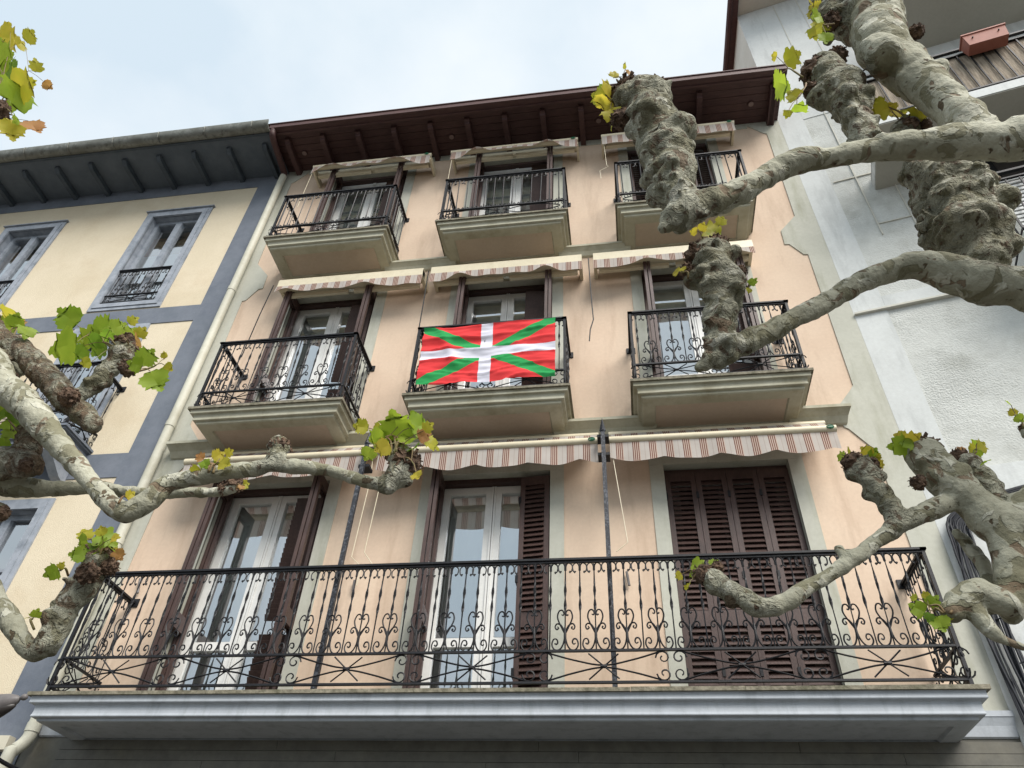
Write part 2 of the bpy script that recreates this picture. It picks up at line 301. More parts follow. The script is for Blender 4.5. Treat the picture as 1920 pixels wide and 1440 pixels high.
def crom(pts, n=5):
    p = [Vector(q) for q in pts]; p = [p[0] * 2 - p[1]] + p + [p[-1] * 2 - p[-2]]; out = []
    for i in range(1, len(p) - 2):
        for k in range(n):
            t = k / n; a, b, c, d = p[i - 1:i + 3]
            out.append(.5 * ((2 * b) + (c - a) * t + (2 * a - 5 * b + 4 * c - d) * t * t + (3 * b - a - 3 * c + d) * t ** 3))
    out.append(p[-2]); return out
def spiral(cx, cz, r0, r1, a0, a1, n=14):
    return [(cx + (r0 + (r1 - r0) * i / n) * math.cos(R_(a0 + (a1 - a0) * i / n)), 0, cz + (r0 + (r1 - r0) * i / n) * math.sin(R_(a0 + (a1 - a0) * i / n))) for i in range(n + 1)]
def smooth_by_angle(o, a=35):
    me = o.data
    for p in me.polygons: p.use_smooth = True
    bm = bmesh.new(); bm.from_mesh(me)
    for e in bm.edges:
        if len(e.link_faces) == 2 and e.calc_face_angle(0) > R_(a): e.smooth = False
    bm.to_mesh(me); bm.free()

# ------------------------------------------------------------------ ground
g = MB().box(-60, 60, -60, 40, -.3, 0).build('street', 'asphalt', origin=(0, 0, 0)); tag(g, kind='structure')

# ================================================================== main house
XL, XR = -5.10, 2.70
CX = {'L': -3.54, 'M': -1.245, 'R': 1.03}
HALF = .585
FL = {1: 3.53, 2: 6.49, 3: 9.46}
TOP = {1: 5.88, 2: 8.85, 3: 11.80}
BC = {'L': -3.60, 'M': -1.262, 'R': 1.035}
house = empty('town_house', (-1.2, 1.5, 0), 'peach plastered town house with three storeys of iron balconies and brown shutters', 'house')
ops = [(CX[c] - HALF, CX[c] + HALF, FL[f], TOP[f]) for c in 'LMR' for f in (1, 2, 3)]
def holed_wall(x0, x1, z0, z1, holes, y=0.0, reveal=.26):
    mb = MB(); xs = sorted({x0, x1, *[h[0] for h in holes], *[h[1] for h in holes]}); zs = sorted({z0, z1, *[h[2] for h in holes], *[h[3] for h in holes]})
    for i in range(len(xs) - 1):
        for j in range(len(zs) - 1):
            cx, cz = (xs[i] + xs[i + 1]) / 2, (zs[j] + zs[j + 1]) / 2
            if any(h[0] < cx < h[1] and h[2] < cz < h[3] for h in holes): continue
            mb.add([(xs[i], y, zs[j]), (xs[i + 1], y, zs[j]), (xs[i + 1], y, zs[j + 1]), (xs[i], y, zs[j + 1])], [(0, 1, 2, 3)])
    return mb
def reveals(holes, y=0.0, d=.26):
    mb = MB()
    for a, b, c, e in holes:
        mb.add([(a, y, c), (a, y + d, c), (a, y + d, e), (a, y, e)], [(0, 1, 2, 3)]); mb.add([(b, y, c), (b, y + d, c), (b, y + d, e), (b, y, e)], [(3, 2, 1, 0)])
        mb.add([(a, y, e), (b, y, e), (b, y + d, e), (a, y + d, e)], [(3, 2, 1, 0)]); mb.add([(a, y, c), (b, y, c), (b, y + d, c), (a, y + d, c)], [(0, 1, 2, 3)])
    return mb
holed_wall(XL, XR, 3.4, 12.3, ops).build('wall', 'peach', house, fix=False)
for h_ in ops: reveals([h_]).build('reveal', 'trim', house, fix=False)
MB().box(XL + .002, XR - .002, 4.0, 4.3, 0, 12.3).build('rear_wall', 'peach', house)
MB().add([(XL, 0, 0), (XL, 4.3, 0), (XL, 4.3, 12.3), (XL, 0, 12.3)], [(0, 1, 2, 3)]).build('side_wall', 'peach', house)
MB().add([(XR, 0.004, 0), (XR, 4.3, 0), (XR, 4.3, 12.3), (XR, 0.004, 12.3)], [(0, 1, 2, 3)]).build('side_wall', 'peach', house)
# grey-green borders with their stepped outline
inner = [(1400, 237), (1429, 250), (1438, 252), (1490, 406), (1464, 434), (1471, 459), (1480, 459), (1507, 478), (1515, 478), (1599, 723), (1595, 731), (1571, 764), (1575, 790), (1583, 802), (1591, 805), (1630, 836), (1640, 842), (1703, 1013)]
wp = [P(*q) for q in inner]; pts = [(q.x, q.z) for q in wp]
pts = [(pts[0][0], 12.06)] + pts + [(pts[-1][0] + .0, 3.52)]
for sgn in (1, -1):
    poly = [((x if sgn > 0 else -2.4 - x), 0, z) for x, z in pts]; ex = XR - .001 if sgn > 0 else XL + .001
    poly += [(ex, 0, 3.52), (ex, 0, 12.06)]
    MB().prism(poly, (0, -.012, 0), (0, .02, 0)).build('corner_border', 'trim', house)
MB().box(-2.4 - pts[1][0] + .002, pts[1][0] - .002, -.010, .02, 11.93, 12.06).build('top_band', 'trim', house)
for c in 'LMR':
    for f in (1, 2, 3):
        for s in (-1, 1):
            xa = CX[c] + s * HALF; xb = CX[c] + s * (HALF + .135); MB().box(min(xa, xb), max(xa, xb), -.010, .015, FL[f], TOP[f] + .0).build('window_surround', 'trim', house)
        MB().box(CX[c] - HALF - .135, CX[c] + HALF + .135, -.011, .015, TOP[f] + .001, TOP[f] + (.07 if f == 3 else .13)).build('lintel', 'trim', house)

# ---- wrought iron pieces (shared meshes, local: u along the run, z up)
IR = {}
def heart_mesh(h=.33, wd=1.0):
    k = ('heart', round(h, 3), round(wd, 3))
    if k in IR: return IR[k]
    mb = MB(); q = h / .33
    for s in (-1, 1):
        for c in ([(0, .13), (.02, .17), (.05, .235), (.058, .275), (.045, .315), (.022, .322), (.008, .30), (.014, .28), (.026, .287)],
                  [(0, .13), (.012, .17), (.035, .205), (.062, .212), (.076, .19), (.066, .168), (.05, .178), (.058, .19)],
                  [(0, .15), (.006, .09), (.018, .045), (.042, .012), (.078, .010), (.100, .045), (.090, .088), (.066, .092), (.056, .068), (.066, .052), (.080, .06)]):
            mb.tube(crom([(s * x * wd, 0, z * q) for x, z in c], 4), .0062, 4, flat=1.0)
    mb.tube([(0, 0, .06 * q), (0, 0, .1 * q), (0, 0, .14 * q), (0, 0, .19 * q)], [.006, .011, .011, .006], 6)
    IR[k] = mb.mesh('heart_scroll', 'iron'); return IR[k]
def bar_mesh(h, style, curl=.058):
    k = ('bar', round(h, 3), style, curl)
    if k in IR: return IR[k]
    mb = MB()
    if style == 'twist':
        zs = [0, .38, .42, .46, .5, .54, .58, .62, .66, .70, .74, .78, .83, 1]
        rs = [.0055, .0055, .008, .0115, .012, .009, .0065, .009, .012, .0115, .009, .0065, .0055, .0055]
        mb.tube([(0, 0, h * z) for z in zs], rs, 4, twist=.42)
    else: mb.tube([(0, 0, 0), (0, 0, h)], .0075, 4)
    for s in (-1, 1):
        mb.tube(crom([(s * .004, 0, h - .075), (s * .006, 0, h - .03), (s * curl * .45, 0, h - .006), (s * curl * .95, 0, h - .03), (s * curl * .9, 0, h - .075), (s * curl * .62, 0, h - .092)], 4), .0058, 4)
        mb.tube(spiral(s * curl * .66, h - .086, .007, .007, 0, 300, 6), .005, 4)
        if style == 'plain':
            mb.tube([(s * .004, 0, .085)] + [(s * .03 + (.024 - .0012 * i) * math.cos(R_(90 + s * 90 - s * (-28) * i)), 0, .03 + (.024 - .0012 * i) * math.sin(R_(90 + s * 90 - s * (-28) * i))) for i in range(13)], .0062, 4)
    IR[k] = mb.mesh('baluster', 'iron'); return IR[k]
def scrollpair_mesh(h):
    k = ('pair', round(h, 3))
    if k in IR: return IR[k]
    mb = MB(); r = h * .235
    for s in (-1, 1):
        for t in (-1, 1):
            cz = h / 2 + t * h * .25
            a = [(s * (r * 1.05) + (r * (1 - .055 * i)) * math.cos(R_(90 - s * 90 + 180 * 0 + (-s * t) * (-(30) * i + 0))), 0, cz + (r * (1 - .055 * i)) * math.sin(R_(90 - s * 90 + (-s * t) * (-(30) * i)))) for i in range(15)]
            a = [(s * 2 * r * 1.05 - p[0] if False else p[0], p[1], p[2]) for p in a]
            mb.tube(a, .0062, 4)
    IR[k] = mb.mesh('corner_scroll', 'iron'); return IR[k]
def ring_mesh(r):
    k = ('ring', r)
    if k not in IR: IR[k] = MB().tube([(r * math.cos(R_(a)), 0, r * math.sin(R_(a))) for a in range(0, 361, 20)], .0065, 4).mesh('ring', 'iron')
    return IR[k]
def star_mesh(w, h, reach=.11):
    k = ('star', round(w, 3), round(h, 3))
    if k in IR: return IR[k]
    mb = MB(); c = h / 2
    mb.tube(crom([(-w / 2, 0, h - .008), (-w / 4, 0, c + h * .20), (0, 0, c + .008), (w / 4, 0, c + h * .20), (w / 2, 0, h - .008)], 5), .0068, 4)
    mb.tube(crom([(-w / 2, 0, .008), (-w / 4, 0, c - h * .20), (0, 0, c - .008), (w / 4, 0, c - h * .20), (w / 2, 0, .008)], 5), .0068, 4)
    for s in (-1, 1): mb.tube([(-reach, .006 * s, c - s * h * .4), (reach, .006 * s, c + s * h * .4)], .0058, 4)
    mb.tube([(-.025, 0, c), (.025, 0, c)], .012, 6)
    IR[k] = mb.mesh('star_rods', 'iron'); return IR[k]
def diamond_mesh(w, h):
    k = ('dia', round(w, 3), round(h, 3))
    if k in IR: return IR[k]
    mb = MB(); c = h / 2
    for s in (-1, 1): mb.tube(crom([(-w / 2, 0, c + s * .01), (-w / 4, 0, c + s * h * .30), (0, 0, c + s * h * .38), (w / 4, 0, c + s * h * .30), (w / 2, 0, c + s * .01)], 5), .0075, 4)
    IR[k] = mb.mesh('bowed_rods', 'iron'); return IR[k]
def run(par, x, y, rz, length, zb, zm, zt, style, spacing, panels, posts=True, rails=True, hs=None):
    """one straight run of railing starting at (x,y) going along angle rz"""
    ux, uy = math.cos(rz), math.sin(rz)
    at = lambda u, z: (x + ux * u, y + uy * u, z)
    def bar(name, z0, hw, hh, e=0):
        mb = MB(); mb.obox((length / 2, 0, 0), (length / 2 + e, 0, 0), (0, hw, 0), (0, 0, hh)); me = mb.mesh(name, 'iron'); return inst(name, me, par, at(0, z0), rz)
    bar('top_rail', zt - .008, .024, .009, .024); bar('top_rail', zt - .028, .010, .008); bar('middle_rail', zm, .012, .008); bar('bottom_rail', zb, .012, .008)
    n = max(2, round(length / spacing)); sp = length / n; h = zt - .03 - zm; hm = heart_mesh(hs or min(.33, h * .46), sp * 2 / .236)
    me = bar_mesh(h, 'plain' if style == 'plain' else 'twist', round(sp * .5, 3))
    for i in range(n):
        u = (i + .5) * sp; inst('baluster', me, par, at(u, zm), rz)
        if style != 'plain' and i % 2 == 1 and i < n - (n % 2 == 0): inst('heart_scroll', hm, par, at(u, zm), rz)
    hp = zm - zb
    if style == 'plain':
        k = max(1, panels); pw = length / k
        for i in range(k):
            inst('bowed_rods', diamond_mesh(pw - .1, hp), par, at((i + .5) * pw, zb), rz)
        for i in range(k + 1): inst('corner_scroll', scrollpair_mesh(hp), par, at(min(max(i * pw, .05), length - .05), zb), rz)
    elif panels > 0:
        pw = length / panels
        for i in range(panels):
            inst('star_rods', star_mesh(pw - .12 if panels > 1 else pw - .1, hp), par, at((i + .5) * pw, zb), rz)
            if i: inst('corner_scroll', scrollpair_mesh(hp), par, at(i * pw, zb), rz)
        for e in (.06, length - .06): inst('corner_scroll', scrollpair_mesh(hp), par, at(e, zb), rz)
        if panels == 2: inst('ring', ring_mesh(.045), par, at(length / 2, zb + hp / 2), rz)
def corner_posts(par, pts, z0, z1):
    me = MB().box(-.013, .013, -.013, .013, 0, z1 - z0 - .018).mesh('corner_post', 'iron')
    for x, y in pts: inst('corner_post', me, par, (x, y, z0))
def railing(par, x0, x1, y, zs, zb, zm, zt, style, spacing, panels, ydeep=0.0):
    corner_posts(par, [(x0, y), (x1, y)], zs - .01, zt)
    run(par, x0, y, 0, x1 - x0, zb, zm, zt, style, spacing, panels)
    d = ydeep - y
    for xx in (x0, x1):
        run(par, xx, y, math.pi / 2, d - .01, zb, zm, zt, style, spacing, 1)
        MB().box(xx - .05, xx + .05, ydeep - .012, ydeep + .003, zt - .05, zt + .03).build('wall_plate', 'iron', par)
        MB().tube([(xx, y + .02, zb + .02), (xx, ydeep - .01, zm)], .009, 4).build('brace', 'iron', par)

def slab(par, name, x0, x1, p, prof, m1, m_soff, cap=None, yw=0.0, panel=True, mcap='slab_edge'):
    mb = MB(); rings = []
    for o, z in prof:
        b = len(mb.v); mb.v += [Vector(q) for q in ((x0 - o, yw, z), (x0 - o, yw - p - o, z), (x1 + o, yw - p - o, z), (x1 + o, yw, z))]; rings.append(b)
    for a, b in zip(rings, rings[1:]):
        for i in range(3): mb.f.append((a + i, a + i + 1, b + i + 1, b + i))
    t = rings[-1]; mb.f.append((t, t + 1, t + 2, t + 3))
    a = rings[0]; z0 = prof[0][1]; e = .11
    # soffit with a sunk panel
    ins = [(x0 + e, yw - .03, z0), (x0 + e, yw - p + e, z0), (x1 - e, yw - p + e, z0), (x1 - e, yw - .03, z0)]
    b = len(mb.v); mb.v += [Vector(q) for q in ins]
    for i in range(4): mb.f.append((a + i, b + i, b + (i + 1) % 4, a + (i + 1) % 4))
    c = len(mb.v); mb.v += [Vector((q[0] + (.012 if q[0] < (x0 + x1) / 2 else -.012), q[1] + (.012 if q[1] < yw - .1 else 0), q[2] + .018)) for q in ins]
    for i in range(4): mb.f.append((b + i, c + i, c + (i + 1) % 4, b + (i + 1) % 4))
    o = mb.build(name, m1, par)
    MB().add([tuple(mb.v[c + i]) for i in range(4)], [(0, 1, 2, 3)]).build('soffit_panel', m_soff, o)
    if cap:
        oo, za, zb = cap
        cm = MB(); nseg = max(2, round((x1 - x0) / .75)); xs = [x0 - oo + (x1 - x0 + 2 * oo) * i / nseg for i in range(nseg + 1)]
        for i in range(nseg): MB().box(xs[i] + .0012, xs[i + 1] - .0012, yw - p - oo + random.uniform(0, .004), yw + .0, za + .001, zb + random.uniform(-.002, .002)).build('coping_stone', mcap, o)
    return o
F1PROF = [(0, 3.335), (.014, 3.340), (.014, 3.358), (.052, 3.362), (.055, 3.368), (.050, 3.385), (.048, 3.41), (.050, 3.445), (.056, 3.453), (.088, 3.457), (.091, 3.463), (.088, 3.475), (.088, 3.502), (.095, 3.506)]
b1 = slab(house, 'balcony', -4.64, 2.255, .50, F1PROF, 'bluegrey', 'bluegrey', (.118, 3.506, 3.535))
railing(b1, -4.62, 2.275, -.575, 3.53, 3.582, 3.816, 4.578, 'twist', .1175, 7)
for f in (2, 3):
    z = FL[f]
    prof = [(0, z - .18), (.014, z - .172), (.014, z - .148), (.046, z - .142), (.048, z - .132), (.044, z - .115), (.05, z - .085), (.056, z - .078), (.082, z - .074), (.084, z - .066), (.082, z - .042), (.09, z - .034)]
    for c in 'LMR':
        bo = slab(house, 'balcony', BC[c] - .745, BC[c] + .745, .505, prof, 'cream_stone', 'soffit', (.112, z - .034, z - .004))
        if f == 2: railing(bo, BC[c] - .80, BC[c] + .80, -.575, z, z + .02, z + .215, z + .98, 'twist', .114, 2)
        else: railing(bo, BC[c] - .80, BC[c] + .80, -.575, z, z + .02, z + .225, z + .955, 'plain', .125, 2)
# string courses
def cornice(x0, x1, z0, z1, o0, o1, m='cream_stone'):
    mb = MB(); pr = [(o0 * .4, z0), (o0, z0 + .01), (o0 + (o1 - o0) * .35, z0 + (z1 - z0) * .45), (o1 * .9, z0 + (z1 - z0) * .75), (o1, z0 + (z1 - z0) * .78), (o1, z1)]
    rg = []
    for o, z in pr:
        b = len(mb.v); mb.v += [Vector(q) for q in ((x0 - o * .3, .0, z), (x0 - o * .3, -o, z), (x1 + o * .3, -o, z), (x1 + o * .3, .0, z))]; rg.append(b)
    for a, b in zip(rg, rg[1:]):
        for i in range(3): mb.f.append((a + i, a + i + 1, b + i + 1, b + i))
    mb.f.append((rg[-1], rg[-1] + 1, rg[-1] + 2, rg[-1] + 3)); mb.f.append((rg[0] + 3, rg[0] + 2, rg[0] + 1, rg[0]))
    return mb.build('string_course', m, house)
for a, b in ((-2.90, -1.96), (-.56, .33)): cornice(a, b, 9.20, 9.345, .03, .11)
for a, b in ((-4.86, -4.30), (-2.93, -1.96), (-.60, .40), (1.73, 2.24)): cornice(a, b, 6.25, 6.40, .035, .16)
cornice(-4.98, 2.685, 3.372, 3.55, .02, .055, 'bluegrey')
# ground floor cladding, shop front
for r, (za, zb) in enumerate(((3.262, 3.338), (3.186, 3.260), (2.95, 3.184))):
    x = -4.72 - .0; k = 0
    while x < 2.68:
        w_ = (1.75, 2.1, 1.9, 2.3)[(k + r) % 4] if k else (1.9, 2.4, 1.3)[r]; x2 = min(x + w_, 2.685)
        MB().box(x + .0015, x2 - .0015, -.05, .02, za + .001, zb).build('cladding_panel', 'cladding', house); x = x2; k += 1
holed_wall(XL, XR, 0, 3.4, [(-4.2, -1.6, 0.3, 2.6), (-1.0, .1, 0, 2.6), (.5, 2.3, .3, 2.6)]).build('ground_floor_wall', 'cladding', house, fix=False)
for a, b, c in ((-4.2, -1.6, .3), (-1.0, .1, 0), (.5, 2.3, .3)): MB().box(a - .02, b + .02, .2, .24, c, 2.62).build('shop_window', 'shop', house)

# ---- french windows
def french_window(c, f):
    xc = CX[c]; x0, x1 = xc - HALF + .002, xc + HALF - .002; z0, z1 = FL[f] + .01, TOP[f] - .002; y = .17
    mb = MB()
    fw = .055
    mb.box(x0, x0 + fw, y, y + .07, z0, z1 - fw); mb.box(x1 - fw, x1, y, y + .07, z0, z1 - fw); mb.box(x0, x1, y, y + .07, z1 - fw, z1)
    fo = mb.build('french_window', 'pvc', house)
    MB().box(x0, x1, .09, .165, z1 - .05, z1 - .0).build('shutter_head', 'brown', fo)
    for s in (-1, 1):
        a, b = (x0 + fw, xc - .002) if s < 0 else (xc + .002, x1 - fw)
        st = .078; m2 = MB(); zA, zB = z0 + .005, z1 - fw - .004
        ybf, ybb = y - .012, y + .045
        m2.box(a + .002, a + st, ybf, ybb, zA, zB); m2.box(b - st, b - .002, ybf, ybb, zA, zB); m2.box(a + st, b - st, ybf + .001, ybb, zB - st, zB); m2.box(a + st, b - st, ybf + .001, ybb, zA, zA + .10); m2.box(a + st, b - st, ybf + .001, ybb, zA + .62, zA + .70)
        lo = m2.build('casement', 'pvc', fo)
        MB().box(xc - .022 if s < 0 else xc + .003, xc - .003 if s < 0 else xc + .022, ybf - .012, ybf, zA, zB).build('cover_strip', 'pvc', fo)
        for za, zb in ((zA + .10, zA + .62), (zA + .70, zB - st)):
            t = MB(); t.add([(a + st, y + .02, za), (b - st, y + .02, za), (b - st, y + .02 + random.uniform(-.002, .002), zb), (a + st, y + .02, zb)], [(0, 1, 2, 3)]); t.build('pane', 'glass', fo, fix=False)
    # curtain
    mb = MB(); n = 60; k = 6; ph = random.random() * 6
    cz0, cz1 = z0 + .05, z1 - .03
    for i in range(n + 1):
        u = x0 + .03 + (x1 - x0 - .06) * i / n
        for j in range(k + 1):
            v = j / k; mb.v.append(Vector((u, .262 + .016 * math.sin(u * 38 + ph + .6 * math.sin(u * 9)) * (.5 + .5 * (1 - v)), cz0 + (cz1 - cz0) * v)))
    for i in range(n):
        for j in range(k): a = i * (k + 1) + j; mb.f.append((a, a + k + 1, a + k + 2, a + 1))
    mb.build('curtain', 'curtain', fo, smooth=True, fix=False)
    mb = MB(); xa, xb = x0 - .3, x1 + .3
    mb.add([(xa, .262, z0 - .05), (xb, .262, z0 - .05), (xb, 1.6, z0 - .05), (xa, 1.6, z0 - .05), (xa, .262, z1 + .2), (xb, .262, z1 + .2), (xb, 1.6, z1 + .2), (xa, 1.6, z1 + .2)], [(0, 1, 2, 3), (4, 7, 6, 5), (1, 2, 6, 5), (2, 3, 7, 6), (3, 0, 4, 7)])
    mb.build('room', 'interior', fo)
for c in 'LMR':
    for f in (1, 2, 3): french_window(c, f)

# ---- louvred shutters
SLAT = {}
HINGE = MB().box(-.012, .012, -.025, .02, 0, .07).mesh('hinge', 'iron')
def slat_mesh(wd):
    k = round(wd, 3)
    if k not in SLAT: SLAT[k] = MB().obox((0, 0, 0), (wd / 2, 0, 0), (0, .016, .027), (0, .003, -.0018)).mesh('slat', 'brown')
    return SLAT[k]
def leaf(x, y, rz, wd, z0, z1, single, joined_name='slats'):
    """shutter leaf: hinge at (x,y), extending along rz"""
    h = z1 - z0; t = .017; st = .05; ux, uy = math.cos(rz), math.sin(rz)
    mb = MB(); zm0, zm1 = .72, .86
    mb.box(.002, st, -t, t, 0, h); mb.box(wd - st, wd - .002, -t, t, 0, h)
    for a, b in ((0, .12), (zm0, zm1), (h - .10, h)): mb.box(st, wd - st, -t + .001, t - .001, a, b)
    me = mb.mesh('shutter', 'brown'); o = inst('shutter', me, house, (x, y, z0), rz)
    sm = slat_mesh(wd - 2 * st); jm = MB(); pitch = .052
    for a, b in ((.12, zm0), (zm1, h - .10)):
        n = int((b - a) / pitch); pp = (b - a) / n
        for i in range(n):
            zz = a + (i + .5) * pp
            if single:
                s = bpy.data.objects.new('slat', sm); link(s, o, (x + ux * wd / 2, y + uy * wd / 2, z0 + zz)); s.rotation_euler = (0, 0, rz)
            else: jm.obox((wd / 2, 0, zz), ((wd - 2 * st) / 2, 0, 0), (0, .016, .027), (0, .003, -.0018))
    if not single:
        s = inst('slats', jm.mesh('slats', 'brown'), o, (x, y, z0), rz); s['kind'] = 'stuff'
    if single:
        for zz in (.3, h * .5, h - .3): inst('hinge', HINGE, o, (x, y, z0 + zz), rz)
    return o
LW = (2 * HALF - .01) / 4
def perp(c, f, side, tilt=0):
    """a pair of leaves folded together and swung out square to the wall"""
    z0, z1 = FL[f] + .02, TOP[f] - .055; s = side
    xa = CX[c] + s * (HALF - .022); a = -math.pi / 2 + s * R_(tilt)
    leaf(xa, .10, a, LW + .04, z0, z1, False); leaf(xa - s * .045, .10, a, LW + .04, z0, z1, False)
def closed(c, f, idx, single, y=.075):
    z0, z1 = FL[f] + .02, TOP[f] - .055
    for i in idx: leaf(CX[c] - HALF + .005 + i * LW, y, 0, LW, z0, z1, single)
closed('R', 1, range(4), True); closed('R', 3, range(4), False)
perp('L', 1, -1, -3); perp('L', 1, 1, 2); perp('M', 1, -1, -4)
closed('M', 1, [3], True, .075); leaf(CX['M'] + HALF - .005 - LW, .035, R_(-4), LW, FL[1] + .02, TOP[1] - .055, True)
for c in 'LMR': perp(c, 2, -1, -3); perp(c, 2, 1, 3)
for c in 'LM': perp(c, 3, -1, -3); perp(c, 3, 1, 2)

# ---- eave of the main house
ev = MB().box(XL + .03, XR + .0, -.80, .02, 12.075, 12.11).build('eave', 'eave_wood', house)
ny = 6
for i in range(ny):
    ya, yb = -.70 + i * .117, -.70 + (i + 1) * .117
    MB().box(XL + .04, XR - .005, ya + .003, min(yb - .003, -.003), 12.058 + .002 * (i % 2), 12.076).build('soffit_board', 'eave_wood', ev)
rm = MB(); 
poly = [(0, .0, 12.06 - 12), (0, .0, 11.93 - 12), (0, -.50, 11.945 - 12), (0, -.56, 11.955 - 12), (0, -.575, 11.985 - 12), (0, -.61, 12.0 - 12), (0, -.62, 12.06 - 12)]
rm.prism(poly, (-.038, 0, 0), (.038, 0, 0)); rme = rm.mesh('rafter', 'eave_wood')
for i in range(13):
    x = -4.80 + i * .575
    if x < 2.62: inst('rafter', rme, ev, (x if i < 12 else 2.56, 0, 12))
inst('rafter', rme, ev, (2.58, 0, 12))
MB().box(XL + .10, XR + .02, -.735, -.70, 11.985, 12.085).build('fascia', 'eave_wood', ev)
MB().box(XL + .09, XR + .03, -.83, -.735, 12.005, 12.10).build('gutter', 'eave_wood', ev)
MB().box(XL + .085, XR + .035, -.845, -.72, 12.10, 12.118).build('gutter_lip', 'eave_wood', ev)
for x in (-4.62, -2.22, .05, 2.28):
    mb = MB(); mb.tube([(x, -.33, 12.062), (x, -.33, 12.035)], [.05, .045], 14); o = mb.build('spotlight', 'eave_wood', ev)
    MB().tube([(x, -.33, 12.036), (x, -.33, 12.030)], .036, 14).build('lens', 'recess', o)
rf = MB(); rf.add([(XL, -.84, 12.12), (XR, -.84, 12.12), (XR, 4.3, 13.6), (XL, 4.3, 13.6)], [(0, 1, 2, 3)]); rf.build('roof', 'tile', house)
# brown swan-neck joining the gutter to the pale downpipe
sw = crom([(XL + .15, -.78, 12.03), (XL + .145, -.775, 11.97), (XL + .14, -.72, 11.90), (XL + .11, -.40, 11.90), (XL + .09, -.13, 11.90), (XL + .088, -.095, 11.87), (XL + .088, -.09, 11.80)], 5)
MB().tube(sw, .048, 12).build('gutter_bend', 'eave_wood', house, smooth=True)
dp = MB().tube([(-5.012, -.09, 11.82), (-5.012, -.09, 3.40)] + crom([(-5.012, -.09, 3.39), (-5.014, -.092, 3.34), (-5.03, -.11, 3.28), (-5.05, -.15, 3.22), (-5.055, -.17, 3.15), (-5.055, -.17, 2.2)], 4), .052, 14).build('downpipe', 'pipe', house); smooth_by_angle(dp, 50)
for z in (9.05, 6.70, 5.2, 3.42):
    c = MB().tube([(-5.012, -.09, z - .035), (-5.012, -.09, z + .035)], .058, 14).build('pipe_collar', 'pipe', dp); smooth_by_angle(c, 50)
    MB().box(-5.02, -5.0, -.06, .0, z + .04, z + .06).build('bracket', 'pipe', dp)

# ================================================================== flag
fl = MB(); nu, nv = 84, 56; us = []
tl, tr_, br_, bl = Vector((-2.005, 0, 7.425)), Vector((-.555, 0, 7.452)), Vector((-.556, 0, 6.60)), Vector((-1.985, 0, 6.572))
for j in range(nv + 1):
    v = j / nv
    for i in range(nu + 1):
        u = i / nu; p = (bl * (1 - u) + br_ * u) * (1 - v) + (tl * (1 - u) + tr_ * u) * v
        edge = min(u, 1 - u) * 4; edge = min(edge, 1)
        n = noise.fractal(Vector((u * 3.0, v * 9.0, .3)), .9, 2.1, 4)
        n2 = noise.noise(Vector((u * 4.0 + v * 2, v * 5.0, 4.0)))
        crease = .020 * (1 - abs(math.sin(v * 15.7 + .5 * math.sin(u * 5) + 1.1 * noise.noise(Vector((u * 3, v * 2, 9)))))) ** 4
        diag = .028 * math.exp(-((u - .12 - .22 * (1 - v)) / .045) ** 2) * (1 if .3 < v < .95 else .4)
        p.y = -.612 - .018 * n - .022 * n2 - crease - diag * .8 - .02 * (1 - edge) * 0
        p.z += .010 * math.sin(u * 9 + 1) * (1 - v) - .020 * math.sin(u * math.pi) * v + .012 * n2 * (1 - v)
        p.x += .008 * noise.noise(Vector((v * 6, u * 2, 1)))
        fl.v.append(p); us.append((u, v))
for j in range(nv):
    for i in range(nu): a = j * (nu + 1) + i; fl.f.append((a, a + 1, a + nu + 2, a + nu + 1))
fo = fl.build('flag', 'flag', None, smooth=True, fix=False)
uvl = fo.data.uv_layers.new(name='UVMap')
for lp in fo.data.loops: uvl.data[lp.index].uv = us[lp.vertex_index]
tag(fo, 'creased red flag with green diagonal and white upright crosses hung on balcony railing', 'flag')

# ================================================================== awnings
def cloth(name, par, grid, uvs, nu, nv, material='awning'):
    mb = MB(); mb.v = [Vector(q) for q in grid]
    for j in range(nv):
        for i in range(nu): a = j * (nu + 1) + i; mb.f.append((a, a + 1, a + nu + 2, a + nu + 1))
    o = mb.build(name, material, par, smooth=True, fix=False); uvl = o.data.uv_layers.new(name='UVMap')
    for lp in o.data.loops: uvl.data[lp.index].uv = uvs[lp.vertex_index]
    return o
def valance(par, x0, x1, y, ztop, drop, wl, amp, lift=None, seed=0):
    nu, nv = 100, 8; g = []; uv = []
    for j in range(nv + 1):
        v = j / nv
        for i in range(nu + 1):
            x = x0 + (x1 - x0) * i / nu
            d = drop - amp * (abs(math.sin(math.pi * (x - x0) / wl)) if wl else 0) * -1 - amp
            yy = y; zz = ztop - d * v
            yy += .008 * v * math.sin(x * 17 + seed) - .004 * v
            if lift:
                for lx, lw, lh, lo in lift:
                    e = math.exp(-((x - lx) / lw) ** 2); zz += lh * e * v; yy -= lo * e * v
            zz += .006 * v * noise.noise(Vector((x * 5, seed, 0)))
            g.append((x, yy, zz)); uv.append((x, v))
    return cloth('valance', par, g, uv, nu, nv)
def crank(par, pts, r=.007, m='iron'):
    MB().tube(pts, r, 6).build('crank_rod', m, par)
def badge(par, x, y, z):
    MB().tube([(x + .03 * math.cos(R_(a)), y, z + .018 * math.sin(R_(a))) for a in range(0, 361, 40)], .006, 5).build('badge', 'badge', par)
    MB().box(x - .012, x + .022, y - .004, y + .004, z - .008, z + .008).build('badge', 'badge', par)
